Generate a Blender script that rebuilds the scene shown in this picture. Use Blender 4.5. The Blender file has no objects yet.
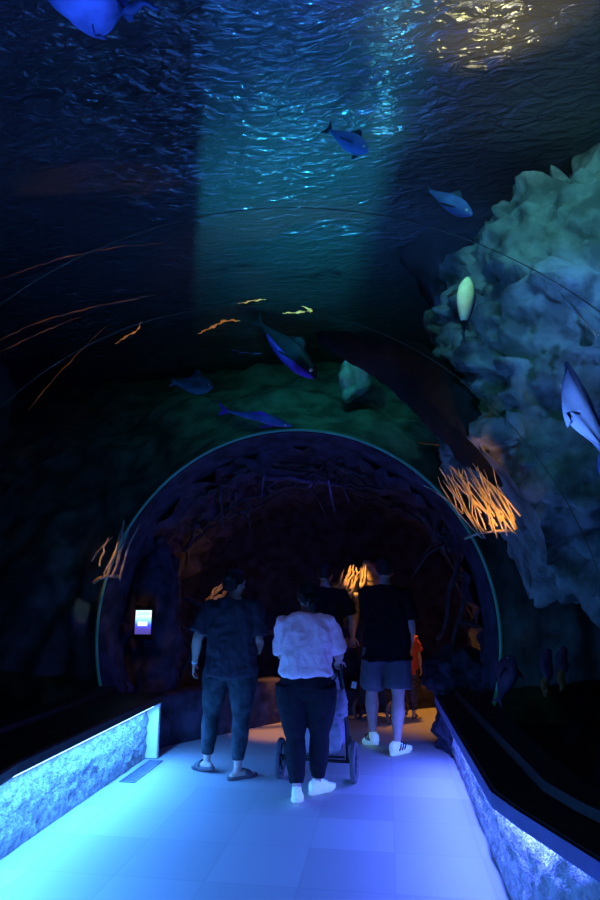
import bpy, bmesh, math, random
from mathutils import Vector, Matrix, noise, Euler
random.seed(11)
C = bpy.context.scene.collection
PI = math.pi
R = math.radians
V = Vector

# ------------------------------------------------------------------ camera
CH = 1.5
FPX = 600.0
pitch = math.atan(140 / 600); yaw = math.atan(86 / 600 * math.cos(pitch))
cam_d = bpy.data.cameras.new('camera'); cam_d.sensor_fit = 'VERTICAL'; cam_d.sensor_height = 36; cam_d.lens = 24
cam_d.clip_start = 0.02
cam = bpy.data.objects.new('camera', cam_d); C.objects.link(cam)
cam.location = (0, 0, CH); cam.rotation_euler = (PI / 2 + pitch, 0, yaw)
bpy.context.scene.camera = cam
FW = V((-math.sin(yaw) * math.cos(pitch), math.cos(yaw) * math.cos(pitch), math.sin(pitch)))
RT = V((math.cos(yaw), math.sin(yaw), 0)); UP = RT.cross(FW)
def ray(x, y): return FW + RT * ((x - 300) / FPX) + UP * ((450 - y) / FPX)
def atY(x, y, Y):
    d = ray(x, y); return V((0, 0, CH)) + d * (Y / d.y)
def atZ(x, y, z=0.0):
    d = ray(x, y); return V((0, 0, CH)) + d * ((z - CH) / d.z)

vs = bpy.context.scene.view_settings
vs.view_transform = 'Standard'; vs.look = 'None'; vs.exposure = 0; vs.gamma = 1

# ------------------------------------------------------------------ materials
def nt(name):
    m = bpy.data.materials.new(name); m.use_nodes = True
    n = m.node_tree.nodes; l = m.node_tree.links
    return m, n, l, n['Principled BSDF'], n['Material Output']
def mat(name, col, rough=0.7, metal=0.0, var=0.0, vscale=8, bump=0.0, bscale=40, emit=None, estr=0, col2=None, spec=0.4):
    m, n, l, b, o = nt(name)
    b.inputs['Base Color'].default_value = (*col, 1); b.inputs['Roughness'].default_value = rough
    b.inputs['Metallic'].default_value = metal; b.inputs['Specular IOR Level'].default_value = spec
    tc = n.new('ShaderNodeTexCoord')
    if var or col2:
        nz = n.new('ShaderNodeTexNoise'); nz.inputs['Scale'].default_value = vscale; nz.inputs['Detail'].default_value = 5
        l.new(tc.outputs['Object'], nz.inputs['Vector'])
        rp = n.new('ShaderNodeValToRGB')
        rp.color_ramp.elements[0].position = .38; rp.color_ramp.elements[1].position = .62
        c2 = col2 or tuple(min(1, c * (1 + var)) for c in col)
        c1 = col if col2 else tuple(c * (1 - var) for c in col)
        rp.color_ramp.elements[0].color = (*c1, 1); rp.color_ramp.elements[1].color = (*c2, 1)
        l.new(nz.outputs['Fac'], rp.inputs['Fac']); l.new(rp.outputs['Color'], b.inputs['Base Color'])
    if bump:
        nb = n.new('ShaderNodeTexNoise'); nb.inputs['Scale'].default_value = bscale; nb.inputs['Detail'].default_value = 6
        l.new(tc.outputs['Object'], nb.inputs['Vector'])
        bp = n.new('ShaderNodeBump'); bp.inputs['Strength'].default_value = bump; bp.inputs['Distance'].default_value = .02
        l.new(nb.outputs['Fac'], bp.inputs['Height']); l.new(bp.outputs['Normal'], b.inputs['Normal'])
    if emit:
        b.inputs['Emission Color'].default_value = (*emit, 1); b.inputs['Emission Strength'].default_value = estr
    return m

def carpet_mat():
    m, n, l, b, o = nt('carpet_tiles')
    tc = n.new('ShaderNodeTexCoord')
    mp = n.new('ShaderNodeMapping'); mp.inputs['Scale'].default_value = (2.0, 2.0, 2.0); l.new(tc.outputs['Object'], mp.inputs['Vector'])
    fl = n.new('ShaderNodeVectorMath'); fl.operation = 'FLOOR'; l.new(mp.outputs['Vector'], fl.inputs[0])
    wn = n.new('ShaderNodeTexWhiteNoise'); wn.noise_dimensions = '2D'; l.new(fl.outputs['Vector'], wn.inputs['Vector'])
    fr = n.new('ShaderNodeVectorMath'); fr.operation = 'FRACTION'; l.new(mp.outputs['Vector'], fr.inputs[0])
    sp = n.new('ShaderNodeSeparateXYZ'); l.new(fr.outputs['Vector'], sp.inputs['Vector'])
    def edge(ch):
        a = n.new('ShaderNodeMath'); a.operation = 'SUBTRACT'; a.inputs[1].default_value = .5; l.new(sp.outputs[ch], a.inputs[0])
        c = n.new('ShaderNodeMath'); c.operation = 'ABSOLUTE'; l.new(a.outputs[0], c.inputs[0])
        g = n.new('ShaderNodeMath'); g.operation = 'GREATER_THAN'; g.inputs[1].default_value = .485; l.new(c.outputs[0], g.inputs[0]); return g
    ex, ey = edge('X'), edge('Y')
    mx = n.new('ShaderNodeMath'); mx.operation = 'MAXIMUM'; l.new(ex.outputs[0], mx.inputs[0]); l.new(ey.outputs[0], mx.inputs[1])
    r1 = n.new('ShaderNodeMapRange'); r1.inputs['To Min'].default_value = .40; r1.inputs['To Max'].default_value = .48; l.new(wn.outputs['Value'], r1.inputs['Value'])
    nz = n.new('ShaderNodeTexNoise'); nz.inputs['Scale'].default_value = 220; nz.inputs['Detail'].default_value = 3; l.new(tc.outputs['Object'], nz.inputs['Vector'])
    r2 = n.new('ShaderNodeMapRange'); r2.inputs['To Min'].default_value = .75; r2.inputs['To Max'].default_value = 1.25; l.new(nz.outputs['Fac'], r2.inputs['Value'])
    mu = n.new('ShaderNodeMath'); mu.operation = 'MULTIPLY'; l.new(r1.outputs[0], mu.inputs[0]); l.new(r2.outputs[0], mu.inputs[1])
    em = n.new('ShaderNodeMath'); em.operation = 'MULTIPLY'; em.inputs[1].default_value = -.03; l.new(mx.outputs[0], em.inputs[0])
    ad = n.new('ShaderNodeMath'); ad.operation = 'ADD'; l.new(mu.outputs[0], ad.inputs[0]); l.new(em.outputs[0], ad.inputs[1])
    cb = n.new('ShaderNodeCombineColor')
    for k in range(3): l.new(ad.outputs[0], cb.inputs[k])
    l.new(cb.outputs[0], b.inputs['Base Color'])
    b.inputs['Roughness'].default_value = .95; b.inputs['Specular IOR Level'].default_value = .1
    bp = n.new('ShaderNodeBump'); bp.inputs['Strength'].default_value = .35; bp.inputs['Distance'].default_value = .006
    l.new(nz.outputs['Fac'], bp.inputs['Height']); l.new(bp.outputs['Normal'], b.inputs['Normal'])
    return m

def acrylic_mat():
    m, n, l, b, o = nt('clear_acrylic'); n.remove(b)
    tr = n.new('ShaderNodeBsdfTransparent'); tr.inputs['Color'].default_value = (.93, .97, .97, 1)
    gl = n.new('ShaderNodeBsdfGlossy'); gl.inputs['Roughness'].default_value = .03; gl.inputs['Color'].default_value = (1, 1, 1, 1)
    fr = n.new('ShaderNodeFresnel'); fr.inputs['IOR'].default_value = 1.12
    mx = n.new('ShaderNodeMixShader'); mn = n.new('ShaderNodeMath'); mn.operation = 'MINIMUM'; mn.inputs[1].default_value = .010; l.new(fr.outputs[0], mn.inputs[0]); l.new(mn.outputs[0], mx.inputs[0]); l.new(tr.outputs[0], mx.inputs[1]); l.new(gl.outputs[0], mx.inputs[2])
    l.new(mx.outputs[0], o.inputs['Surface']); return m

def water_mat():
    m, n, l, b, o = nt('water_underside'); n.remove(b)
    tc = n.new('ShaderNodeTexCoord')
    mp = n.new('ShaderNodeMapping'); mp.inputs['Scale'].default_value = (1.0, 2.2, 1.0); mp.inputs['Rotation'].default_value = (0, 0, R(14)); l.new(tc.outputs['Object'], mp.inputs['Vector'])
    nz = n.new('ShaderNodeTexNoise'); nz.inputs['Scale'].default_value = 6; nz.inputs['Detail'].default_value = 4; nz.inputs['Distortion'].default_value = .8
    l.new(mp.outputs['Vector'], nz.inputs['Vector'])
    bp = n.new('ShaderNodeBump'); bp.inputs['Strength'].default_value = .55; bp.inputs['Distance'].default_value = .10
    l.new(nz.outputs['Fac'], bp.inputs['Height'])
    df = n.new('ShaderNodeBsdfDiffuse'); df.inputs['Color'].default_value = (.12, .13, .14, 1); l.new(bp.outputs['Normal'], df.inputs['Normal'])
    gl = n.new('ShaderNodeBsdfGlossy'); gl.inputs['Roughness'].default_value = .1; gl.inputs['Color'].default_value = (.6, .8, 1, 1); l.new(bp.outputs['Normal'], gl.inputs['Normal'])
    mx = n.new('ShaderNodeMixShader'); mx.inputs[0].default_value = .19; l.new(df.outputs[0], mx.inputs[1]); l.new(gl.outputs[0], mx.inputs[2])
    l.new(mx.outputs[0], o.inputs['Surface']); return m

def screen_mat():
    m, n, l, b, o = nt('display_glow')
    tc = n.new('ShaderNodeTexCoord'); sp = n.new('ShaderNodeSeparateXYZ'); l.new(tc.outputs['Generated'], sp.inputs[0])
    rp = n.new('ShaderNodeValToRGB'); e = rp.color_ramp.elements
    e[0].position = .0; e[0].color = (.05, .04, .22, 1); e[1].position = 1; e[1].color = (.5, .85, 1, 1)
    for p_, c_ in ((.22, (.07, .05, .35, 1)), (.38, (.05, .08, .9, 1)), (.6, (.25, .6, 1, 1)), (.75, (.55, .95, 1, 1)), (.9, (.3, .6, 1, 1))):
        q = e.new(p_); q.color = c_
    l.new(sp.outputs['Z'], rp.inputs['Fac']); l.new(rp.outputs['Color'], b.inputs['Emission Color'])
    b.inputs['Emission Strength'].default_value = 1.7; b.inputs['Base Color'].default_value = (0, 0, 0, 1)
    return m

M = dict(
    carpet=carpet_mat(), acrylic=acrylic_mat(), water=water_mat(), screen=screen_mat(),
    plaster=mat('rough_plaster', (.34, .34, .35), .85, var=.3, vscale=22, bump=.9, bscale=55),
    ledge=mat('dark_stained_wood', (.022, .018, .02), .55, var=.3, vscale=20, bump=.1, bscale=60, spec=.2),
    fascia_lit=mat('lit_ledge_edge', (.11, .09, .24), .6, var=.1, bump=.05),  # lighter violet copy of the ledge, LED light put into the colour
    post=mat('painted_post', (.75, .75, .75), .6, bump=.05),
    led_l=mat('led_cool', (.8, .9, 1), .5, emit=(.35, .75, 1), estr=6),
    led_r=mat('led_blue', (.8, .9, 1), .5, emit=(.3, .5, 1), estr=6),
    alu=mat('strip_channel', (.5, .5, .5), .4, 1),
    trim=mat('acrylic_edge', (.10, .32, .30), .3, emit=(.02, .22, .22), estr=.08, bump=.05),  # faint emission stands in for teal light on the edge
    seam=mat('seam_sealant', (.16, .12, .07), .3, bump=.08),
    rock=mat('tank_rock', (.20, .22, .20), .85, var=.45, vscale=5, bump=.9, bscale=16),
    rock_lit=mat('lit_rock', (.42, .5, .46), .85, var=.3, vscale=6, bump=.7, bscale=12),  # lighter copy of the tank rock, teal light put into its colour
    rock_dark=mat('dark_rock', (.005, .007, .008), .9, var=.4, vscale=5, bump=.7, bscale=10),  # near-black, so the gap and void carry their shade in the colour
    rock_mid=mat('green_rock', (.16, .2, .17), .9, var=.45, vscale=4, bump=.8, bscale=9),
    cave=mat('cave_rock', (.04, .038, .07), .9, var=.5, vscale=6, bump=.8, bscale=14),
    branch=mat('dark_branch', (.06, .055, .065), .9, var=.4, vscale=12, bump=.5, bscale=30),
    root=mat('pale_root', (.55, .45, .32), .8, var=.3, vscale=14, bump=.5, bscale=40),
    skin=mat('skin', (.55, .38, .31), .55, var=.06, vscale=20, bump=.05, bscale=80),
    hair=mat('dark_hair', (.012, .010, .010), .5, var=.4, vscale=60, bump=.5, bscale=90),
    eye=mat('eye', (.7, .7, .7), .2, var=.05),
    tee_dark=mat('charcoal_knit', spec=.08, col=(.062, .060, .085), rough=.9, var=.1, vscale=40, bump=.2, bscale=300),
    tee_white=mat('pale_knit', spec=.08, col=(.78, .72, .82), rough=.9, emit=(.25, .2, .8), estr=.10, var=.05, vscale=40, bump=.45, bscale=26),  # added emission makes the white knit glow, as if fluorescent
    tee_black=mat('black_knit', spec=.08, col=(.012, .012, .016), rough=.9, var=.2, vscale=40, bump=.2, bscale=300),
    camo=mat('camouflage_knit', spec=.08, col=(.022, .035, .04), rough=.85, col2=(.05, .07, .085), vscale=13, bump=.2, bscale=200),
    pants_black=mat('black_trousers', spec=.08, col=(.016, .016, .022), rough=.85, var=.2, vscale=30, bump=.15, bscale=200),
    shorts=mat('grey_shorts', spec=.08, col=(.13, .14, .16), rough=.85, var=.1, vscale=30, bump=.2, bscale=200),
    orange_knit=mat('orange_knit', spec=.08, col=(.42, .07, .04), rough=.9, var=.1, vscale=30, bump=.2, bscale=200),
    pattern_knit=mat('patterned_leggings', spec=.08, col=(.02, .02, .03), rough=.85, col2=(.12, .1, .14), vscale=45, bump=.2, bscale=200),
    shoe_white=mat('white_shoe', (.85, .88, .88), .6, emit=(.35, .8, .8), estr=.22, var=.04, vscale=30, bump=.15, bscale=120),  # emission put in so the white shoe glows in the blue light
    shoe_sole=mat('pale_sole', (.75, .8, .82), .6, emit=(.35, .8, .8), estr=.18, var=.05, bump=.1),  # same added glow on the sole
    shoe_mark=mat('dark_stripe', (.03, .03, .04), .6, var=.1, bump=.1),
    sandal=mat('sandal_rubber', (.10, .09, .10), .7, var=.15, bump=.15),
    band=mat('wristband', (.75, .85, .9), .5, var=.03, bump=.05),
    scrunchie=mat('scrunchie', (.6, .5, .62), .8, var=.2, vscale=60, bump=.4, bscale=60),
    frame=mat('stroller_frame', (.03, .03, .035), .35, .6, var=.1, bump=.02),
    tire=mat('stroller_tyre', (.11, .11, .12), .75, var=.1, bump=.2, bscale=90),
    fabric=mat('stroller_fabric', (.33, .30, .36), .9, var=.15, vscale=18, bump=.3, bscale=50),
    fabric_dark=mat('dark_fabric', (.03, .03, .04), .9, var=.2, vscale=18, bump=.3, bscale=120),
    paper=mat('paper_tag', (.75, .8, .85), .7, var=.03, bump=.02),
    blackp=mat('black_plastic', (.008, .008, .010), .45, var=.1, bump=.02),
    white_emit=mat('display_text_glow', (.8, .8, .8), .5, emit=(.95, .95, 1), estr=1.3, var=.02),
    fish_purple=mat('fish_violet', (.13, .05, .50), .4, var=.4, vscale=7, bump=.1, bscale=80),
    fish_dark=mat('fish_dark', (.015, .02, .035), .4, var=.3, vscale=9, bump=.1, bscale=80),
    fish_belly=mat('fish_pale', (.75, .78, .62), .5, var=.1, vscale=20, bump=.1, bscale=80),
    fish_teal=mat('fish_teal', (.05, .16, .20), .4, var=.3, vscale=14, bump=.15, bscale=120),
    fish_blue=mat('fish_blue', (.12, .2, .55), .4, var=.25, vscale=6, bump=.1, bscale=80),
    ray_pale=mat('pale_ray_skin', (.22, .36, .8), .6, var=.15, vscale=5, bump=.15, bscale=40),
    ray_blue=mat('ray_skin', (.14, .3, .85), .5, var=.3, vscale=4, bump=.15, bscale=40),
    reflect_purple=mat('purple_reflection', (.055, .016, .05), .6, var=.3, bump=.2),  # for shapes standing in for purple reflections
    reflect_orange=mat('orange_reflection', (.22, .07, .008), .6, var=.3, bump=.2),  # orange lower half of the modelled reflections
    reflect_warm=mat('warm_reflection', (.7, .32, .08), .6, emit=(1, .33, .05), estr=.28, var=.4, vscale=6, bump=.3),  # glows orange in place of warm reflections in the acrylic
    reflect_warm_dim=mat('faint_warm_reflection', (.4, .16, .05), .6, emit=(.8, .22, .03), estr=.055, var=.6, vscale=5, bump=.3),  # dimmer glow for the faint warm reflections
    grille=mat('vent_grille', (.25, .27, .3), .4, .7, var=.1, bump=.05),
)

# ------------------------------------------------------------------ mesh helpers
class MB:
    def __init__(s): s.v = []; s.f = []
    def add(s, vs_, fs_):
        o = len(s.v); s.v += [V(p) for p in vs_]; s.f += [[i + o for i in f] for f in fs_]; return s
    def loft(s, rings, cap=True, closed=True):
        n = len(rings[0]); vs_ = [p for r in rings for p in r]; fs_ = []
        for i in range(len(rings) - 1):
            for j in range(n if closed else n - 1):
                a = i * n + j; b = i * n + (j + 1) % n
                fs_.append([a, b, b + n, a + n])
        if cap and closed:
            fs_.append(list(range(n))[::-1]); fs_.append([(len(rings) - 1) * n + j for j in range(n)])
        return s.add(vs_, fs_)
    def tube(s, pts, rad, seg=10, hint=None, round_=False):
        pts = [V(p) for p in pts]; n = len(pts)
        if not isinstance(rad, list): rad = [rad] * n
        rad = [r if isinstance(r, (list, tuple)) else (r, r) for r in rad]
        rings = []; prev = None
        for i, p in enumerate(pts):
            t = (pts[min(i + 1, n - 1)] - pts[max(i - 1, 0)]).normalized()
            if prev is None:
                h = V(hint) if hint else (V((1, 0, 0)) if abs(t.x) < .9 else V((0, 1, 0)))
            else: h = prev
            a = (h - t * h.dot(t)).normalized(); b = t.cross(a); prev = a
            ring = lambda c, k: [c + a * (math.cos(q) * rad[i][0] * k) + b * (math.sin(q) * rad[i][1] * k) for q in [2 * PI * j / seg for j in range(seg)]]
            if round_ and i == 0:
                m_ = min(rad[i]); rings += [ring(p - t * m_ * .8, .35), ring(p - t * m_ * .5, .8)]
            rings.append(ring(p, 1))
            if round_ and i == n - 1:
                m_ = min(rad[i]); rings += [ring(p + t * m_ * .5, .8), ring(p + t * m_ * .8, .35)]
        return s.loft(rings)
    def ell(s, c, r, seg=14, rot=None):
        rings = []
        for i in range(1, seg // 2):
            q = PI * i / (seg // 2)
            rings.append([(math.sin(q) * math.cos(2 * PI * j / seg) * r[0], math.sin(q) * math.sin(2 * PI * j / seg) * r[1], -math.cos(q) * r[2]) for j in range(seg)])
        rings = [[V(c) + ((rot @ V(p)) if rot else V(p)) for p in g] for g in rings]
        return s.loft(rings)
    def box(s, c, d, rot=None, bev=0):
        x, y, z = [q / 2 for q in d]
        if bev:
            b_ = min(bev, x * .9, y * .9, z * .9)
            def ringz(zz, k): return [(sx * (x - k) , sy * (y - k), zz) for sx, sy in ((-1, -1), (1, -1), (1, 1), (-1, 1))]
            def oct_(zz, k):
                X, Y = x - k, y - k
                return [(-X + b_, -Y, zz), (X - b_, -Y, zz), (X, -Y + b_, zz), (X, Y - b_, zz), (X - b_, Y, zz), (-X + b_, Y, zz), (-X, Y - b_, zz), (-X, -Y + b_, zz)]
            rings = [oct_(-z, b_ * .8), oct_(-z + b_, 0), oct_(z - b_, 0), oct_(z, b_ * .8)]
            rings = [[V(c) + ((rot @ V(p)) if rot else V(p)) for p in g] for g in rings]
            return s.loft(rings)
        P = [(-x, -y, -z), (x, -y, -z), (x, y, -z), (-x, y, -z), (-x, -y, z), (x, -y, z), (x, y, z), (-x, y, z)]
        P = [V(c) + ((rot @ V(p)) if rot else V(p)) for p in P]
        return s.add(P, [[3, 2, 1, 0], [4, 5, 6, 7], [0, 1, 5, 4], [1, 2, 6, 5], [2, 3, 7, 6], [3, 0, 4, 7]])
    def xf(s, m):
        s.v = [m @ p for p in s.v]; return s

def link(name, me, m, parent=None, loc=None):
    o = bpy.data.objects.new(name, me); C.objects.link(o)
    if m: me.materials.append(m)
    if parent: o.parent = parent
    if loc is not None: o.location = loc
    return o
def build(name, mb, m, parent=None, smooth=True, remesh=0, sm=4, origin=None, disp=None, smooth_angle=None):
    me = bpy.data.meshes.new(name)
    vs_ = mb.v if origin is None else [p - V(origin) for p in mb.v]
    me.from_pydata([tuple(p) for p in vs_], [], mb.f); me.validate()
    bm = bmesh.new(); bm.from_mesh(me); bmesh.ops.recalc_face_normals(bm, faces=bm.faces); bm.to_mesh(me); bm.free()
    if remesh:
        t = bpy.data.objects.new('t', me); C.objects.link(t)
        q = t.modifiers.new('r', 'REMESH'); q.mode = 'VOXEL'; q.voxel_size = remesh
        if sm:
            q = t.modifiers.new('s', 'SMOOTH'); q.factor = .5; q.iterations = sm
        dg = bpy.context.evaluated_depsgraph_get(); dg.update()
        me2 = bpy.data.meshes.new_from_object(t.evaluated_get(dg))
        bpy.data.objects.remove(t); bpy.data.meshes.remove(me); me = me2; me.name = name
    if disp:
        nrm = [v.normal.copy() for v in me.vertices]
        for v, n_ in zip(me.vertices, nrm): v.co = v.co + n_ * disp(v.co)
    for p in me.polygons: p.use_smooth = smooth
    o = link(name, me, m, parent, origin)
    if smooth and not remesh and smooth_angle is not None:
        try: me.set_sharp_from_angle(angle=R(smooth_angle))
        except Exception: pass
    return o
def thing(name, label, cat, loc=(0, 0, 0), rz=0, group=None):
    o = bpy.data.objects.new(name, None); C.objects.link(o); o.empty_display_size = .1
    o.location = loc; o.rotation_euler = (0, 0, rz); tag(o, label, cat, group); return o
def tag(o, label, cat, group=None, kind=None):
    o['label'] = label; o['category'] = cat
    if group: o['group'] = group
    if kind: o['kind'] = kind
    return o
def struct(o, label=None):
    o['kind'] = 'structure'
    if label: o['label'] = label
    return o
def fbm(p, oct_=4): return noise.fractal(V(p), 1.0, 2.0, oct_)
def crag(p, s):
    p = V(p) * s
    d, _ = noise.voronoi(p)
    return (d[1] - d[0]) * .6 + noise.fractal(p * 1.7, .9, 2.1, 4) * .35

# ------------------------------------------------------------------ tunnel geometry
RX, RZ, CX, CZ = 1.90, 1.93, -.905, 1.14
RINGY = 5.75
def shift(Y): 
    t = max(0, 3.25 - Y); return .41 * t * t / (t + .12) if t else 0
def tun(Y, th, k=1.0, dk=0.0):
    return V((CX + shift(Y) + math.cos(th) * (RX * k + dk), Y, CZ + math.sin(th) * (RZ * k + dk)))
TH0, TH1 = R(-20), R(200)
LZ = .57

# floor
mb = MB(); ys = [-1.5, 0, 1, 2, 3.25, 4, 5, 6, 7, 8, 9, 11]
L_ = []
for Y in ys: L_ += [[(-2.9 + shift(Y), Y, 0), (1.9 + shift(Y), Y, 0), (1.9 + shift(Y), Y, -.1), (-2.9 + shift(Y), Y, -.1)]]
mb.loft(L_)
struct(build('floor', mb, M['carpet'], smooth=False), 'carpet tile walkway floor lit blue')

# acrylic panels + seams
def panel(name, y0, y1, ny):
    rings = []
    for i in range(ny + 1):
        Y = y0 + (y1 - y0) * i / ny
        rings.append([tun(Y, TH0 + (TH1 - TH0) * j / 72) for j in range(73)])
    mb = MB(); mb.loft(rings, cap=False, closed=False)
    return build(name, mb, M['acrylic'])
SEAMS = [.9, 2.2, 3.06]
edges_ = [-1.5] + SEAMS + [RINGY]
for i in range(4):
    struct(panel('window_%d' % (i + 1), edges_[i], edges_[i + 1], 10 if i else 10), 'clear curved acrylic tunnel panel')
for i, Y in enumerate(SEAMS):
    mb = MB(); mb.tube([tun(Y, TH0 + (TH1 - TH0) * j / 90, dk=.004) for j in range(91)], .0024, 6)
    struct(build('trim_%d' % (i + 1), mb, M['seam']), 'thin seam between acrylic panels')
# end ring collar
mb = MB(); mb.tube([tun(RINGY + .02, TH0 + (TH1 - TH0) * j / 120, dk=0.0) for j in range(121)], .015, 8)
struct(build('trim_4', mb, M['trim']), 'pale teal ring edge where the acrylic ends')
mb = MB(); rings = []
for Y, k in ((RINGY + .03, -.02), (RINGY + .2, -.07), (RINGY + .42, -.09)):
    rings.append([tun(Y, TH0 + (TH1 - TH0) * j / 120, dk=k) for j in range(121)])
mb.loft(rings, cap=False, closed=False)
struct(build('trim_5', mb, M['cave']), 'dark band inside the ring')

# counters: low plaster walls and ledges
def wallmesh(line, side):
    # line: list of (x,Y) along the walkway face
    pts = []
    for (a, b) in zip(line[:-1], line[1:]):
        n = max(2, int((V(b) - V(a)).length / .03))
        pts += [V(a).lerp(V(b), i / n) for i in range(n)]
    pts.append(V(line[-1]))
    rings = []
    for p in pts:
        col = []
        for k in range(19):
            z = .5 * k / 18
            d = (.016 * fbm((p.x * 5, p.y * 5, z * 5)) + .022 * fbm((p.x * 17, p.y * 17, z * 17)) + .012) * min(1, z / .08)
            if k == 0: d = 0
            col.append(V((p.x - side * d - 0, p.y, z)))
        col += [V((p.x + side * .12, p.y, .5)), V((p.x + side * .12, p.y, 0))]
        rings.append(col)
    mb = MB(); mb.loft(rings); return mb
LWX, RWX = -2.23, .57
def lin(x, ylist): return [(x + shift(Y), Y) for Y in ylist]
struct(build('wall_left', wallmesh(lin(LWX, (-.5, 1, 2, 3, 3.4)) + [(LWX, 5.72)], -1), M['plaster']), 'low rough plaster wall under left ledge lit by blue strip')
rl = [(RWX + shift(-.5), -.5), (RWX + shift(1), 1), (RWX + shift(2), 2), (RWX + shift(2.9), 2.9), (RWX, 3.4), (RWX, 6.1)]
struct(build('wall_right', wallmesh(rl, 1), M['plaster']), 'low rough plaster wall under right ledge lit by blue strip')
def ledge(name, front, side, label):
    mb = MB(); rings = []
    for (x, Y) in front:
        c = CX + shift(Y); back = c + side * (RX * math.sqrt(max(0, 1 - ((LZ - CZ) / RZ) ** 2)) - .015)
        if Y > RINGY: back = c + side * 1.68
        z0, z1 = .495, LZ
        f = [(x, Y, z0 + .012), (x - side * .0, Y, z1 - .012), (x + side * .012, Y, z1)]
        # raised kerb at the acrylic foot
        b = [(back - side * .20, Y, z1), (back - side * .18, Y, z1 + .05), (back, Y, z1 + .05), (back, Y, z0), (x + side * .012, Y, z0)]
        rings.append([V(p) for p in f + b])
    mb.loft(rings); o = build(name, mb, M['ledge'], smooth=False)
    return struct(o, label)
ledge('trim_6', [(-2.06 + shift(Y), Y) for Y in (-.5, 1, 2, 3, 3.4)] + [(-2.06, 5.68)], -1, 'dark wooden ledge along the left side')
rf = [(.475 + .37 * (3.2 - Y), Y) for Y in (-.5, 1, 2, 3)] + [(.475, 3.25), (.42, 5.95)]
ledge('trim_7', rf, 1, 'dark wooden ledge along the right side with a bend')
mb = MB(); mb.loft([[V((x - .012, Y, .497)), V((x - .012, Y, LZ - .006)), V((x - .002, Y, LZ - .006)), V((x - .002, Y, .497))] for x, Y in rf])
struct(build('trim_11', mb, M['fascia_lit'], smooth=False), 'front edge of the right ledge')
# post closing the left wall
mb = MB(); mb.box((-2.20, 5.74, .25), (.17, .05, .49), bev=.006)
struct(build('trim_8', mb, M['post'], smooth=False), 'pale post at the end of the left ledge')
# LED strips
def led(name, line, side, m, label, power, col):
    t = thing(name, label, 'light strip', (line[0][0], line[0][1], .47))
    o_ = V((line[0][0], line[0][1], .47))
    mb = MB(); mb.tube([V((x, Y, .482)) for x, Y in line], (.014, .008), 6, hint=(1, 0, 0)); build('channel', mb, M['alu'], t, origin=None).location = -o_
    mb = MB(); mb.tube([V((x, Y, .470)) for x, Y in line], (.009, .005), 6, hint=(1, 0, 0)); build('diffuser', mb, m, t).location = -o_
    for (a, b) in zip(line[:-1], line[1:]):
        a, b = V((*a, .458)), V((*b, .458)); d = b - a
        ld = bpy.data.lights.new('strip_light', 'AREA'); ld.shape = 'RECTANGLE'; ld.size = d.length; ld.size_y = .03
        ld.energy = power * d.length; ld.color = col
        lo = bpy.data.objects.new('strip_light', ld); C.objects.link(lo)
        lo.location = (a + b) / 2
        zax = V((-side * -.35 * 0 + side * .0, 0, 1))
        x_ = d.normalized(); z_ = V((side * .45, 0, 1)).normalized(); z_ = (z_ - x_ * z_.dot(x_)).normalized(); y_ = z_.cross(x_)
        lo.rotation_euler = Matrix((x_, y_, z_)).transposed().to_euler()
ll = [(-2.13 + shift(Y), Y) for Y in (0, 1.2, 2.4, 3.4)] + [(-2.13, 5.6)]
led('led_strip', ll, -1, M['led_l'], 'white-blue light strip under the left ledge', 29, (.05, .27, 1))
rl2 = [(.53 + .39 * (3.25 - Y), Y) for Y in (0, 1.2, 2.2)] + [(.535, 3.3), (.50, 5.9)]
led('led_strip', rl2, 1, M['led_r'], 'blue light strip under the right ledge with a bend', 21, (.07, .12, 1))

# floor vent
p = atZ(158, 765)
t = thing('floor_vent', 'narrow metal floor vent beside the left wall end', 'vent', (-2.1, 5.35, 0))
mb = MB()
for sx in (-.06, .06): mb.box((sx, 0, .004), (.012, .62, .008))
for sy in (-.31, .31): mb.box((0, sy, .004), (.13, .012, .008))
build('frame', mb, M['grille'], t, smooth=False)
mb = MB()
for k in range(20): mb.box((0, -.29 + k * .03, .003), (.108, .012, .006))
build('grille', mb, M['grille'], t, smooth=False)

# ------------------------------------------------------------------ cave behind the ring
def shell(name, m, y0, y1, f, ny, nth, th0, th1, amp, sc, label, seed=0):
    rings = []
    for i in range(ny + 1):
        Y = y0 + (y1 - y0) * i / ny; col = []
        for j in range(nth + 1):
            th = th0 + (th1 - th0) * j / nth
            p = f(Y, th); c = V((CX, Y, CZ)); d = (p - c).normalized()
            p = p - d * (amp * max(-.2, crag(p + V((seed, 0, 0)), sc)))
            col.append(p)
        rings.append(col)
    mb = MB(); mb.loft(rings, cap=False, closed=False)
    o = build(name, mb, m); return struct(o, label)
def cavef(Y, th):
    k = (Y - 6.0) / 3.5
    rx = 1.86 + .25 * k; rz = 1.86 - .25 * k
    p = V((CX + .15 * k + math.cos(th) * rx, Y, CZ + math.sin(th) * rz)); 
    if p.z < 0: p.z = -.02
    return p
shell('ceiling', M['cave'], 6.1, 9.9, cavef, 46, 110, R(-38), R(218), .35, 2.4, 'dark rocky cave lining beyond the ring')
mb = MB(); rings = []
for i in range(41):
    x = -3.3 + 5 * i / 40; col = []
    for j in range(31):
        z = -.02 + 3.3 * j / 30; p = V((x, 9.3 + .25 * x * .3, z)); p.y -= .35 * crag(p, 1.8); col.append(p)
    rings.append(col)
mb.loft(rings, cap=False, closed=False); struct(build('wall_back', mb, M['cave']), 'dark rocky back wall of the cave')
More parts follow.
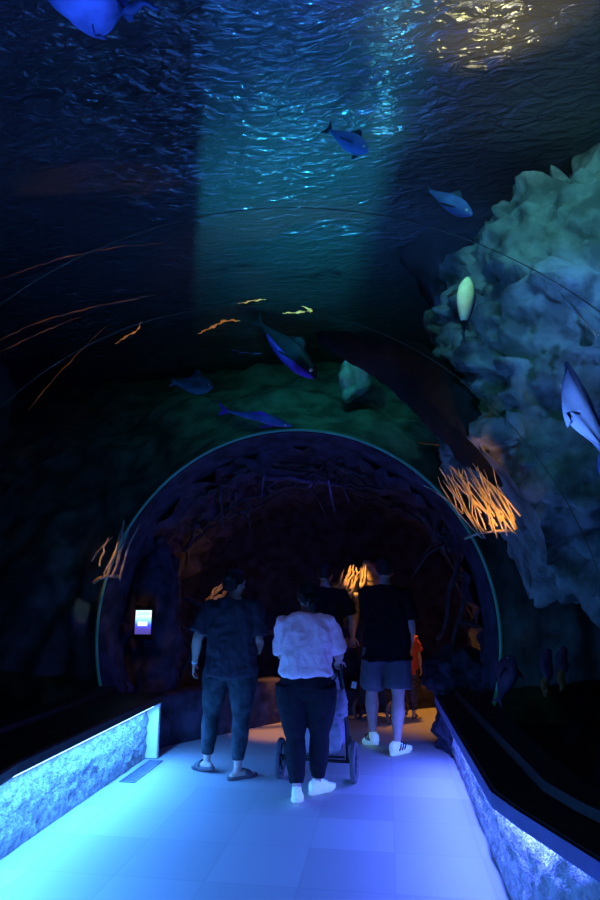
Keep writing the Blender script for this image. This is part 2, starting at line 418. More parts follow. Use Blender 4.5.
# low kerb wall on the left of the cave
def kerb(a, b, h_, th_):
    a, b = V((*a, 0)), V((*b, 0)); d = (b - a); nrm = V((-d.y, d.x, 0)).normalized(); rings = []
    for i in range(61):
        p = a.lerp(b, i / 60); col = []
        for (o_, z) in ((0, 0), (0, .12), (0, .24), (0, .36), (.0, h_ - .02), (.02, h_), (th_ * .5, h_ + .01), (th_, h_), (th_, 0)):
            q = p + nrm * o_ + V((0, 0, z)); col.append(q - nrm * .03 * (fbm(q * 6) if 0 < z else 0))
        rings.append(col)
    mb = MB(); mb.loft(rings); return mb
b0, b1, b2 = atZ(158, 748), atZ(282, 722), atZ(440, 704)
struct(build('wall_kerb', kerb((b0.x, b0.y), (b1.x, b1.y), .48, .25), M['cave']), 'low dark kerb wall left of the walkway in the cave')
struct(build('wall_far', kerb((b1.x, b1.y), (b2.x + .5, b2.y + .1), .30, .25), M['cave']), 'low dark kerb wall at the end of the walkway')

# rocks helper
def out_of_tunnel(p, k=1.05):
    c = V((CX + shift(p.y), p.y, CZ)); d = p - c; q = math.hypot(d.x / RX, d.z / RZ)
    return c + d * (k / q) if 0 < q < k and p.y < RINGY + .6 else p
def hashv(p): 
    return V((noise.cell(p * 13.7 + V((1.3, 2.1, .7))), noise.cell(p * 17.1 + V((5.2, .4, 3.3))), noise.cell(p * 11.3 + V((9.1, 7.7, 2.2)))))
def slab(p, sc):
    q = V((p[0] * sc * .8, p[1] * sc, p[2] * sc * 1.5 + p[0] * sc * .6)); d, pt = noise.voronoi(q)
    h_ = hashv(V(pt[0])); return h_.dot(q - V(pt[0])) * .9 + h_.x * .35 - .25 * max(0, .12 - (d[1] - d[0])) / .12
def rock(name, c, r, m, label, cat='rock', amp=.3, sc=1.3, sub=5, seed=0, rot=(0, 0, 0), group=None, flat=None, clear=False, fine=0):
    bm = bmesh.new(); bmesh.ops.create_icosphere(bm, subdivisions=sub, radius=1)
    E = Euler([R(q) for q in rot]).to_matrix()
    for v in bm.verts:
        d = v.co.copy(); p = E @ V((d.x * r[0], d.y * r[1], d.z * r[2]))
        n_ = (E @ V((d.x / r[0], d.y / r[1], d.z / r[2]))).normalized()
        q = p + V(c) + V((seed * 3.1, seed * 1.7, 0))
        v.co = p + n_ * (amp * (crag(q, sc) - .25) + (fine * (slab(q, 2.1) + .4 * slab(q, 5.3) + .25 * fbm(q * 9)) if fine else 0))
        if clear: v.co = out_of_tunnel(v.co + V(c)) - V(c)
        if flat is not None and v.co.z + c[2] < flat: v.co.z = flat - c[2]
    me = bpy.data.meshes.new(name); bm.to_mesh(me); bm.free()
    for p in me.polygons: p.use_smooth = True
    o = link(name, me, m, None, c); return tag(o, label, cat, group)

# screen pillar
sp_ = atY(145, 622, 6.12)
rock('rock_pillar', (sp_.x - .05, 6.42, .95), (.33, .25, 1.15), M['cave'], 'rough dark rock pillar carrying the glowing display', 'rock pillar', .12, 3.0, 5, 3, flat=0)
t = thing('wall_display', 'small upright glowing display screen on the rock pillar left of the walkway', 'display', (sp_.x, 6.10, sp_.z))
mb = MB(); mb.box((0, 0, 0), (.215, .05, .345), bev=.012); build('frame', mb, M['blackp'], t, smooth=False)
mb = MB(); mb.box((0, -.027, 0), (.168, .006, .235)); build('display_panel', mb, M['screen'], t, smooth=False)
mb = MB(); mb.box((-.005, -.032, -.015), (.1, .004, .042)); build('caption_block', mb, M['white_emit'], t, smooth=False)
mb = MB(); mb.box((-.07, -.032, .095), (.022, .004, .024)); build('corner_icon', mb, M['white_emit'], t, smooth=False)
mb = MB(); mb.add([(-.04, -.032, .112), (.08, -.032, .112), (.08, -.032, .052), (.066, -.032, .052), (.066, -.032, .1), (-.04, -.032, .1)], [[0, 1, 4, 5], [1, 2, 3, 4]]); build('corner_bracket', mb, M['white_emit'], t, smooth=False)
build('mount', MB().tube([V((0, .02, 0)), V((0, .30, 0))], .03, 10), M['blackp'], t)

# boulders by the walkway ends
rock('boulder', (.62, 6.42, .22), (.20, .34, .36), M['cave'], 'craggy blue-lit boulder at the far foot of the right wall', 'rock', .16, 4.5, 5, 5, flat=0)
rock('boulder', (.76, 6.75, .62), (.42, .4, .30), M['cave'], 'craggy rock lump resting beyond the far end of the right ledge', 'rock', .18, 3.6, 5, 8)
rock('boulder', (-2.45, 6.15, .15), (.30, .26, .32), M['cave'], 'low dark rock at the far end of the left ledge', 'rock', .1, 4, 5, 9, flat=0)

# branches in the cave
def branch_path(a, b, bow, n=9, j=.05, rnd=random):
    a, b = V(a), V(b); out = []
    for i in range(n):
        t_ = i / (n - 1); p = a.lerp(b, t_) + V(bow) * math.sin(PI * t_)
        out.append(p + V((rnd.uniform(-j, j), rnd.uniform(-j, j), rnd.uniform(-j, j))))
    return out
rnd = random.Random(4)
def cave_branch(a, b, bow, r0, r1, label, group='dark branches over the cave'):
    pts = branch_path(a, b, bow, 9, .03, rnd); mb = MB()
    mb.tube(pts, [r0 + (r1 - r0) * i / 8 for i in range(9)], 8, round_=True)
    k = rnd.randint(3, 6); d = (pts[k + 1] - pts[k]).cross(V((0, 1, .2))).normalized() * rnd.choice((-1, 1))
    L = rnd.uniform(.25, .5); q = pts[k]
    mb.tube([q, q + d * L * .5 + V((0, -.04, .03)), q + d * L + V((0, -.02, -.08))], [r1 * 1.3, r1, r1 * .5], 6, round_=True)
    o = build('branch', mb, M['branch'], origin=pts[0]); return tag(o, label, 'branch', group)
def cp(th, Y, dk): 
    p = cavef(Y, R(th)); c = V((CX, Y, CZ)); d = (p - c).normalized(); return p + d * dk
for i in range(30):
    th = 38 + i * 4.2 + rnd.uniform(-4, 4); Y = 6.2 + rnd.uniform(0, 1.3)
    a = cp(th, Y, -.10); b = cp(th + rnd.uniform(-45, 45), Y + rnd.uniform(.0, .7), -.16)
    cave_branch(a, b, (0, -.05, rnd.uniform(-.05, .15)), rnd.uniform(.022, .045), .014, 'dark bare branch tangled over the cave roof')
trunk = tag(build('tree_trunk', MB().tube(branch_path(atY(165, 745, 6.6) , atY(172, 560, 6.9), (.05, 0, 0), 9, .02, rnd), [.10, .09, .085, .08, .08, .075, .07, .07, .06], 12, round_=True), M['branch']), 'upright dark trunk between the display and the walker in charcoal tee', 'tree trunk')
for (x0, y0, x1, y1, lab) in ((168, 700, 230, 590, 'slanting dark branch rising toward the charcoal tee walker'), (152, 590, 196, 660, 'dark branch falling right of the glowing display'), (185, 600, 290, 640, 'dark branch crossing behind the charcoal tee walker'), (480, 520, 452, 660, 'dark root hanging down the right cave side nearest the ring'), (462, 540, 440, 640, 'dark root hanging down the right cave side farther in')):
    cave_branch(atY(x0, y0, 7.1 if x0 < 300 else 6.5), atY(x1, y1, 7.3 if x0 < 300 else 6.7), (0, -.05, .03), .035, .02, lab, None)

# ------------------------------------------------------------------ orange lit root tangles, two of them standing in for reflections
def point(loc, power, col, rad=.03, name='warm_light'):
    ld = bpy.data.lights.new(name, 'POINT'); ld.energy = power; ld.color = col; ld.shadow_soft_size = rad
    o = bpy.data.objects.new(name, ld); C.objects.link(o); o.location = loc; return o
def spot(loc, tgt, power, col, ang=40, blend=.4, rad=.05, name='spot'):
    ld = bpy.data.lights.new(name, 'SPOT'); ld.energy = power; ld.color = col; ld.spot_size = R(ang); ld.spot_blend = blend; ld.shadow_soft_size = rad
    o = bpy.data.objects.new(name, ld); C.objects.link(o); o.location = loc
    o.rotation_euler = (V(tgt) - V(loc)).to_track_quat('-Z', 'Y').to_euler(); return o
WARM = (1, .42, .07)
def tangle(name, box_, Y, n, r, label, cat, seed, m='root', lean=(0, 0), depth=.15):
    rr = random.Random(seed); x0, y0, x1, y1 = box_; mb = MB()
    c = atY((x0 + x1) / 2, (y0 + y1) / 2, Y)
    for i in range(n):
        u = rr.random(); px = x0 + (x1 - x0) * u; 
        a = atY(px, y1 - rr.uniform(0, .35) * (y1 - y0), Y + rr.uniform(0, depth)); b = atY(px + lean[0] * (x1 - x0) + rr.uniform(-.25, .25) * (x1 - x0), y0 + lean[1] * (y1 - y0) * u + rr.uniform(0, .3) * (y1 - y0), Y + rr.uniform(0, depth))
        mb.tube(branch_path(a, b, (rr.uniform(-.04, .04), 0, 0), 7, r * .8, rr), [r * q * rr.uniform(.7, 1.3) for q in (1, .9, .85, .8, .7, .6, .4)], 7, round_=True)
    # the knotted stump that ties the roots together
    a = atY(x0 + .1 * (x1 - x0), y1, Y + depth); b = atY(x1 - .1 * (x1 - x0), y1 - .1 * (y1 - y0), Y + depth)
    mb.tube(branch_path(a, b, (0, 0, .02), 7, r, rr), r * 1.5, 8, round_=True)
    o = build(name, mb, M[m], origin=c); return tag(o, label, cat), c
tg, c = tangle('root_tangle', (338, 562, 362, 598), 8.45, 9, .020, 'orange-lit root tangle in the cave left of the man in black tee', 'roots', 3, lean=(.3, 0))
rock('lit_stone', tuple(atY(371, 574, 8.75)), (.17, .12, .20), M['root'], 'brightest orange-lit stone beside the head of the man in black tee', 'rock', .10, 5, 4, 12)
spot(atY(362, 545, 7.9), atY(356, 580, 8.6), 75, WARM, 32, .5, .02, 'root_spot')
tg, c = tangle('root_tangle', (206, 583, 232, 600), 7.9, 7, .018, 'orange-lit roots beside the head of the walker in charcoal tee', 'roots', 5, lean=(.3, 0))
point(c + V((-.02, -.28, .14)), 2.2, WARM, .02)
tg, c = tangle('root_tangle', (248, 690, 262, 702), 7.6, 6, .014, 'small orange-lit roots low between the two leading walkers', 'roots', 6)
point(c + V((0, -.2, .08)), .6, WARM, .02)
tg, c = tangle('root_tangle', (436, 664, 458, 676), 7.4, 9, .016, 'orange-lit roots above the craggy rocks at the right ledge end', 'roots', 7, lean=(.4, 0))
point(c + V((-.05, -.25, .22)), 3.2, WARM, .02)
tg, c = tangle('root_tangle', (458, 464, 522, 538), 3.72, 34, .0055, 'golden reflection modelled as a root tangle behind the acrylic right of the ring', 'roots', 8, lean=(-.45, 0), depth=.05)  # roots built in place of an orange reflection in the acrylic
spot(c + V((.26, -.34, -.45)), c, 48, (1, .42, .06), 36, .6, .02, 'root_spot')  # unseen lamp added to light the reflection stand-in
tg, c = tangle('root_tangle', (92, 520, 120, 582), 5.45, 7, .012, 'dim orange reflection modelled as roots behind the acrylic left of the ring', 'roots', 9, lean=(.5, 0))  # another acrylic reflection built as roots
spot(c + V((-.05, -.4, .45)), c, 22, WARM, 30, .8, .02, 'root_spot')  # added unseen lamp for these stand-in roots

# ------------------------------------------------------------------ tank
WZ = 4.85
mb = MB(); rings = []
for i in range(141):
    x = -7 + 13 * i / 140; col = []
    for j in range(121):
        Y = -1.5 + 11 * j / 120
        z = WZ + .05 * noise.noise(V((x * .9, Y * 1.6, 0))) + .02 * noise.noise(V((x * 2.2 + 5, Y * 4.5, 2)))
        col.append(V((x, Y, z)))
    rings.append(col)
mb.loft(rings, cap=False, closed=False)
wo = build('water_surface', mb, M['water']); tag(wo, 'rippled underside of the water surface above the tunnel', 'water', kind='stuff')

# portal slope around the ring
mb = MB(); rings = []
for i in range(71):
    s = (i / 70) ** 1.3; col = []
    for j in range(181):
        th = R(-30) + R(240) * j / 180
        r = s * 4.2; sl = 1.25 * max(0, math.sin(th)) ** 1.5 + .22
        Y = RINGY + .06 + r * sl
        p = V((CX + math.cos(th) * (RX + r), Y, CZ + math.sin(th) * (RZ + r)))
        a = min(1, r / .5)
        p.y -= a * .45 * (crag(p, .9) - .2); p.z += a * .1 * fbm(p * 2)
        col.append(p)
    rings.append(col)
mb.loft(rings, cap=False, closed=False); struct(build('wall_portal', mb, M['rock_mid']), 'green-lit rock slope around the tunnel ring')
# dark side rock walls of the tank
def sidewall(name, x, side, label, m):
    mb = MB(); rings = []
    for i in range(61):
        Y = -1.5 + 9.5 * i / 60; col = []
        for j in range(41):
            z = -.3 + 5.3 * j / 40; p = V((x + side * .25 * z + shift(Y), Y, z)); p.x -= side * .5 * crag(p, .9); col.append(p)
        rings.append(col)
    mb.loft(rings, cap=False, closed=False); return struct(build(name, mb, m), label)
sidewall('wall_tank_left', -4.6, -1, 'dark rock side of the tank on the left', M['rock_mid'])
sidewall('wall_tank_right', 3.4, 1, 'dark rock side of the tank on the right', M['rock_dark'])
# sandy tank bottom both sides
for nm, s in (('trim_9', -1), ('trim_10', 1)):
    mb = MB(); rings = []
    for i in range(31):
        Y = -1.5 + 8 * i / 30; col = []
        for j in range(13):
            x = CX + shift(Y) + s * (1.82 + 2.6 * j / 12); col.append(V((x, Y, .35 + .12 * fbm((x, Y, 0)))))
        rings.append(col)
    mb.loft(rings, cap=False, closed=False); struct(build(nm, mb, M['rock_dark']), 'dark tank bed beside the tunnel')

rock('boulder', (2.30, 4.5, 3.0), (1.95, 1.5, 1.95), M['rock'], 'huge teal-lit boulder overhanging the right side of the tunnel', 'rock', .6, .8, 7, 2, (0, -20, 0), clear=True, fine=.17)
q = atY(356, 372, 6.35)
rock('boulder', tuple(q), (.19, .2, .38), M['rock_lit'], 'small teal-lit rock standing on the slope above the ring', 'rock', .15, 2.4, 5, 6, (0, 18, 0))
# black shape for the dark gap, its shade put into the colour
pts = [atY(x, y, Y) for x, y, Y in ((320, 338, 4.6), (365, 350, 4.5), (410, 370, 4.4), (445, 402, 4.3), (475, 440, 4.2), (500, 480, 4.15))]
mb = MB(); mb.tube(pts, [(.05, .08), (.13, .2), (.19, .26), (.22, .26), (.17, .22), (.07, .1)], 16, round_=True)
o = build('dark_gap_shape', mb, M['rock_dark'], remesh=.035, sm=2, disp=lambda p: .06 * crag(p, 3) - .02, origin=pts[2]); tag(o, 'black shape for the dark gap arching over the tunnel before the ring', 'rock')
q = atY(440, 245, 5.6)
rock('boulder', tuple(q), (.38, .4, .62), M['rock_dark'], 'black shape filling the dark void beside the left edge of the huge teal boulder', 'rock', .3, 1.5, 5, 7, clear=True)  # black fill where there is only a dark void

# ------------------------------------------------------------------ fish
def fish(name, label, a, b, girth, body, fin='fish_dark', belly=None, roll=0, group=None, deep=1.25, cat='fish', eye=True, bend=.0, pect=True, tailk=1.0):
    """a: nose point, b: tail tip point; local x runs nose->tail"""
    a, b = V(a), V(b); L = (b - a).length; x = (b - a).normalized()
    up = V((0, 0, 1)); up = (up - x * up.dot(x)).normalized(); y = up.cross(x)
    E = Matrix((x, y, up)).transposed() @ Matrix.Rotation(R(roll), 3, 'X')
    t = thing(name, label, cat, a, 0, group); t.rotation_euler = E.to_euler()
    prof = [(0, .08), (.04, .35), (.1, .62), (.2, .9), (.32, 1), (.45, .93), (.58, .72), (.7, .47), (.8, .27), (.87, .2)]
    cy = lambda u: bend * L * math.sin(u * PI * 1.2) ** 2 * (1 if u > .3 else u / .3)
    mb = MB(); mb.tube([(u * L, cy(u), 0) for u, _ in prof], [(w * girth / deep, w * girth * deep) for _, w in prof], 16, hint=(0, 1, 0), round_=True)
    build('body', mb, M[body], t)
    if belly:
        mb = MB(); pr = prof[1:8]; mb.tube([(u * L, cy(u), -.35 * girth * deep * w) for u, w in pr], [(w * girth / deep * .93, w * girth * deep * .72) for _, w in pr], 14, hint=(0, 1, 0), round_=True); build('belly', mb, M[belly], t)
    def finm(name_, poly, th=.004, m=fin, off=(0, 0, 0), rot=None):
        n_ = len(poly); mb = MB(); P = []
        for s in (-1, 1): P += [(p[0], s * th, p[1]) for p in poly]
        mb.add(P, [list(range(n_))[::-1], list(range(n_, 2 * n_))] + [[i, (i + 1) % n_, (i + 1) % n_ + n_, i + n_] for i in range(n_)])
        M4 = Matrix.Translation(off) @ (rot.to_4x4() if rot else Matrix()); mb.xf(M4)
        build(name_, mb, M[m], t, smooth=False)
    g = girth; tk = tailk
    finm('tail_fin', [(.85 * L, .16 * g), (.93 * L, .6 * g * tk), (1.0 * L, 1.05 * g * tk), (.965 * L, .4 * g * tk), (.95 * L, 0), (.97 * L, -.35 * g * tk), (1.0 * L, -.8 * g * tk), (.92 * L, -.5 * g * tk), (.85 * L, -.16 * g)], off=(0, cy(.87), 0))
    finm('dorsal_fin', [(.3 * L, .95 * g * deep), (.36 * L, 1.5 * g * deep), (.42 * L, 1.62 * g * deep), (.47 * L, 1.3 * g * deep), (.56 * L, .72 * g * deep)])
    if pect:
        for s in (-1, 1):
            finm('pectoral_fin', [(0, 0), (.1 * L, -.35 * g), (.17 * L, -.95 * g), (.13 * L, -1.05 * g), (.03 * L, -.5 * g)], off=(.22 * L, s * g / deep * .85, -.25 * g), rot=Matrix.Rotation(R(s * 55), 3, 'X'))
    if eye:
        for s in (-1, 1):
            mb = MB(); mb.ell((.075 * L, s * g / deep * .46, .12 * g), (.018 * L, .012 * L, .018 * L), 10); build('eye', mb, M['eye'], t)
    return t
P = lambda x, y, Y: atY(x, y, Y)
fish('dark_fish', 'dark violet shark-like fish gliding down above the ring', P(317, 378, 5.0), P(254, 318, 5.5), .088, 'fish_dark', 'fish_dark', belly='fish_purple', roll=20, bend=.03, cat='fish')
fish('small_fish', 'small teal fish seen side on at left above the ring', P(213, 387, 5.3), P(170, 382, 5.35), .065, 'fish_teal', 'fish_teal', deep=1.5)
fish('slim_fish', 'slim blue fish lying along the top of the ring', P(292, 426, 5.4), P(218, 409, 5.5), .05, 'fish_blue', 'fish_purple', deep=1.0, roll=-40, bend=-.04, tailk=1.8)
fish('pale_bellied_fish', 'dark fish with pale belly swimming up beside the huge boulder', P(468, 278, 2.95), P(463, 338, 2.95), .056, 'fish_dark', 'fish_dark', belly='fish_belly', roll=105, deep=1.15)
fish('sleek_fish', 'sleek blue fish high up, left one of two in line', P(368, 152, 3.5), P(325, 128, 3.7), .06, 'fish_blue', 'fish_dark', deep=1.1, roll=15)
fish('sleek_fish', 'sleek dark-finned blue fish high up beside the huge boulder', P(472, 215, 3.7), P(425, 188, 4.1), .055, 'fish_blue', 'fish_dark', deep=1.1, roll=15)
fish('needle_fish', 'thin white needle-like fish at the right edge', P(558, 291, 2.55), P(598, 337, 2.5), .008, 'fish_belly', 'fish_belly', deep=1.0, eye=False, pect=False)
fish('purple_reflection_shape', 'dim purple reflection modelled as a fish behind the acrylic right of the ring foot', P(512, 655, 4.9), P(498, 705, 5.0), .075, 'reflect_purple', 'reflect_purple', roll=20, deep=1.4)  # fish shape added in place of a purple reflection

def ray_fish(name, label, c, xdir, ydir, L, W_, m, tail, curl=.12):
    xd = V(xdir).normalized(); yd = V(ydir); yd = (yd - xd * yd.dot(xd)).normalized(); zd = xd.cross(yd)
    E = Matrix((xd, yd, zd)).transposed(); t = thing(name, label, 'ray'); t.location = c; t.rotation_euler = E.to_euler()
    mb = MB(); nu, nv = 28, 28; top = []; bot = []
    for i in range(nu + 1):
        u = i / nu; hw = W_ / 2 * (math.sin(PI * u ** .8) ** .8 if 0 < u < 1 else .0) + .004
        rt_, rb = [], []
        for j in range(nv + 1):
            w = -1 + 2 * j / nv; th = .11 * L * (1 - w * w) * math.sin(PI * min(1, u * .95 + .05)) + .002
            z = curl * L * abs(w) ** 2.2 * math.sin(u * 4) + .02 * math.sin(w * 9 + u * 7) * abs(w) * L
            xx = -L / 2 + L * u + .12 * L * w * w * (1 if u < .5 else -.4)
            rt_.append(V((xx, w * hw, z + th * .7))); rb.append(V((xx, w * hw, z - th * .3)))
        top.append(rt_ + rb[::-1])
    mb.loft(top); build('body', mb, M[m], t)
    pts = [V((L * .42 + tail * k / 8, .015 * math.sin(k), .01 * k)) for k in range(9)]
    mb = MB(); mb.tube(pts, [.028 * (1 - k / 10) + .002 for k in range(9)], 8, round_=True); build('tail', mb, M[m], t)
    for s in (-1, 1):
        mb = MB(); mb.ell((-L * .3, s * .07 * L, .085 * L), (.025 * L, .02 * L, .022 * L), 10); build('eye', mb, M['eye'], t)
        pf = MB(); pf.add([(L * .36, s * .02, 0), (L * .46, s * .14 * L, .0), (L * .52, s * .12 * L, 0), (L * .5, s * .02, 0), (L * .36, s * .02, .01), (L * .46, s * .14 * L, .01), (L * .52, s * .12 * L, .01), (L * .5, s * .02, .01)], [[0, 1, 2, 3], [7, 6, 5, 4], [0, 4, 5, 1], [1, 5, 6, 2], [2, 6, 7, 3], [3, 7, 4, 0]])
        if W_ > .2: build('pelvic_fin', pf, M[m], t, smooth=False)
    return t
c = P(88, 4, 2.15)
ray_fish('stingray', 'large blue ray gliding overhead at the top left corner', c, P(160, 14, 2.15) - P(40, 5, 2.15), V((0, .9, -.55)), .44, .30, 'ray_blue', .14)
c = P(588, 412, 2.35)
ray_fish('stingray', 'pale blue ray seen edge on at the right edge', c, P(608, 470, 2.35) - P(565, 370, 2.35), V((-.75, -.6, -.3)), .44, .17, 'ray_pale', .16, .12)

# upright shapes standing in for walker reflections, lower right
def walker_reflection(name, label, px, yb, ym, yt, Y, w):
    b_, m_, t_ = atY(px, yb, Y), atY(px + 1, ym, Y), atY(px + 2, yt, Y); t = thing(name, label, 'reflection', b_)
    def lobe(nm, a, b, wid, m, z): 
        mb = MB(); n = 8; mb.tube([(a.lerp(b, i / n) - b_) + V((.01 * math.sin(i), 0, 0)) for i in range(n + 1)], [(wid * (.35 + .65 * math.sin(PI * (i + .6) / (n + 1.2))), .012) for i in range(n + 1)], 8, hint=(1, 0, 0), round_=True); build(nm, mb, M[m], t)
    lobe('lower_part', b_, m_, w * .7, 'reflect_orange', 0); lobe('upper_part', m_ - V((0, 0, .03)), t_, w, 'reflect_purple', 0)
walker_reflection('reflection_shape', 'modelled purple and orange reflection of a walker behind right acrylic, left one of two', 545, 696, 676, 650, 4.7, .045)
walker_reflection('reflection_shape', 'modelled purple and orange reflection of a walker behind right acrylic, right one of two', 561, 690, 668, 648, 4.7, .04)

# thin glowing tubes standing in for warm reflections in the acrylic
def streak(px, r, m, label, jag=0):
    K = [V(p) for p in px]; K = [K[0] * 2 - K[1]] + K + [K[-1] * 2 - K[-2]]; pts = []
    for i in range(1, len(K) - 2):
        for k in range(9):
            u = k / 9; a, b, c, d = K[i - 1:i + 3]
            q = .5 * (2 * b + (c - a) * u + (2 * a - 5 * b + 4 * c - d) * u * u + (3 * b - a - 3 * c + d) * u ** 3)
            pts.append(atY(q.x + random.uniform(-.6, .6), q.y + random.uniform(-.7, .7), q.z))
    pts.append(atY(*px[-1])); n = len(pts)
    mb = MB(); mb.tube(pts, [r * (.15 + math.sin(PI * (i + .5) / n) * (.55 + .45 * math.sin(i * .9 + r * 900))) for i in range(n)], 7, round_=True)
    o = build('reflection_streak', mb, M[m], origin=pts[0]); return tag(o, label, 'streak')
streak([(0, 279, 3.0), (50, 262, 3.1), (105, 249, 3.2), (165, 243, 3.3)], .004, 'reflect_warm_dim', 'thin orange reflection strand sweeping in from the left edge, uppermost')
streak([(0, 340, 3.6), (40, 322, 3.7), (90, 308, 3.8), (150, 296, 3.9)], .006, 'reflect_warm_dim', 'broad faint orange reflection strand at the left, second from the top')
streak([(0, 352, 3.6), (40, 333, 3.7), (80, 317, 3.8)], .005, 'reflect_warm_dim', 'faint orange reflection strand at the left, lowest of three sweeping ones')
streak([(115, 344, 4.6), (128, 335, 4.6), (137, 330, 4.6), (141, 322, 4.6)], .009, 'reflect_warm', 'short orange reflection strand left of the teal light band')
streak([(198, 334, 5.0), (212, 327, 5.0), (225, 321, 5.0), (240, 321, 5.0)], .013, 'reflect_warm', 'zigzag orange reflection strand above the small teal fish')
streak([(238, 304, 5.0), (252, 301, 5.0), (266, 299, 5.0)], .010, 'reflect_warm', 'short orange reflection strand above the violet fish tail')
streak([(283, 313, 5.0), (298, 312, 5.0), (312, 311, 5.0), (302, 306, 5.0)], .013, 'reflect_warm', 'hooked orange reflection strand right of the violet fish tail')
streak([(28, 410, 4.3), (60, 372, 4.3), (106, 326, 4.3)], .005, 'reflect_warm_dim', 'straight faint orange reflection strand rising steeply at the left')
streak([(418, 443, 5.2), (440, 446, 5.2), (470, 458, 5.2), (510, 482, 5.2)], .007, 'reflect_warm_dim', 'faint orange reflection strand above the golden reflection modelled as roots')
streak([(232, 350, 5.0), (240, 352, 5.0), (262, 354, 5.0)], .005, 'fish_blue', 'bright blue waterline strand under the zigzag orange one')  # bright edge of the water reflection, put into a thin tube

# ------------------------------------------------------------------ people
def ik(a, b, l1, l2, bend):
    a, b = V(a), V(b); d = b - a; L = min(d.length, (l1 + l2) * .999); n = d.normalized()
    b = a + n * L
    x = (l1 * l1 - l2 * l2 + L * L) / (2 * L); h_ = math.sqrt(max(0, l1 * l1 - x * x))
    w = V(bend); w = (w - n * w.dot(n)).normalized()
    return a + n * x + w * h_, b
def sring(z, cx, cy, rx, ry, n=28, e=2.4):
    out = []
    for j in range(n):
        q = 2 * PI * j / n; c_, s_ = math.cos(q), math.sin(q)
        out.append(V((cx + rx * math.copysign(abs(c_) ** (2 / e), c_), cy + ry * math.copysign(abs(s_) ** (2 / e), s_), z)))
    return out
def hand(mb, w, d, n, side, s=1.0, curl=25, thumb_in=25):
    """w wrist, d forearm direction, n palm normal, side +1 thumb toward l"""
    d = V(d).normalized(); n = V(n); n = (n - d * n.dot(d)).normalized(); l = d.cross(n) * side
    w = V(w)
    mb.tube([w - d * .02 * s, w + d * .02 * s, w + d * .055 * s, w + d * .088 * s], [(.024 * s, .019 * s), (.032 * s, .017 * s), (.039 * s, .015 * s), (.037 * s, .013 * s)], 14, hint=l, round_=True)
    for k, (o_, L) in enumerate(((.030, .068), (.010, .078), (-.010, .072), (-.029, .056))):
        p = w + d * (.085 - abs(o_) * .15) * s + l * o_ * s; pts = [p]; ang = curl * .5
        spread = o_ * 1.2
        for seg in (.45, .32, .23):
            ang += curl * (.5 if seg == .45 else 1)
            dd = (d * math.cos(R(ang)) + n * math.sin(R(ang)) + l * spread).normalized(); p = p + dd * L * seg * s; pts.append(p)
        mb.tube(pts, [.0092 * s, .0088 * s, .008 * s, .0068 * s], 8, round_=True)
    p = w + d * .022 * s + l * .030 * s; a1 = (d * .7 + l * .65 + n * .3).normalized(); a2 = (d * .9 + l * .25 + n * math.sin(R(thumb_in))).normalized()
    mb.tube([p - l * .008 * s, p + a1 * .036 * s, p + a1 * .036 * s + a2 * .028 * s, p + a1 * .036 * s + a2 * .05 * s], [.014 * s, .0115 * s, .0095 * s, .0075 * s], 8, round_=True)

def head(mb, base, H, yaw_, tilt, bw=1.0):
    """returns matrix head-local -> person-local; head local origin = skull centre"""
    s = H / 1.7
    Mx = Matrix.Translation(V(base) + V((0, .012 * s, .125 * s))) @ Euler((R(tilt), 0, R(yaw_))).to_matrix().to_4x4()
    g = MB()
    prof = [(-.118, .022, .028, .050), (-.100, .042, .048, .038), (-.075, .055, .064, .024), (-.04, .064, .080, .010), (0, .070, .092, .002), (.035, .073, .097, -.004), (.065, .069, .091, -.006), (.09, .055, .073, -.006), (.107, .034, .046, -.004), (.115, .012, .016, -.004)]
    g.loft([sring(z * s, 0, cy * s, rx * s, ry * s, 24, 2.1) for z, rx, ry, cy in prof])
    g.tube([(0, .085 * s, .022 * s), (0, .103 * s, -.012 * s), (0, .112 * s, -.030 * s), (0, .095 * s, -.04 * s)], [.010 * s, .013 * s, .017 * s, .010 * s], 8, round_=True)
    for sx in (-1, 1):
        g.ell((sx * .076 * s, -.005 * s, -.012 * s), (.010 * s, .020 * s, .032 * s), 10)
        g.ell((sx * .03 * s, .086 * s, .030 * s), (.024 * s, .012 * s, .008 * s), 10)
        g.ell((sx * .042 * s, .072 * s, -.025 * s), (.02 * s, .016 * s, .018 * s), 10)
    g.ell((0, .092 * s, -.062 * s), (.025 * s, .012 * s, .007 * s), 10); g.ell((0, .090 * s, -.076 * s), (.021 * s, .012 * s, .008 * s), 10)
    g.xf(Mx); mb.add(g.v, g.f); return Mx, s

def fold(sc, amp, zs=1.0):
    return lambda p: -abs(noise.noise(V((p.x * sc * .8 + p.z * sc * .5, p.y * sc * .8, p.z * sc * 1.1 - p.x * sc * .4 + 3)))) * amp * 1.1 + amp * .5 + amp * noise.noise(V((p.x * sc, p.y * sc, p.z * sc * zs))) + amp * .5 * noise.noise(V((p.x * sc * 2.3 + 7, p.y * sc * 2.3, p.z * sc * 2.3 * zs)))

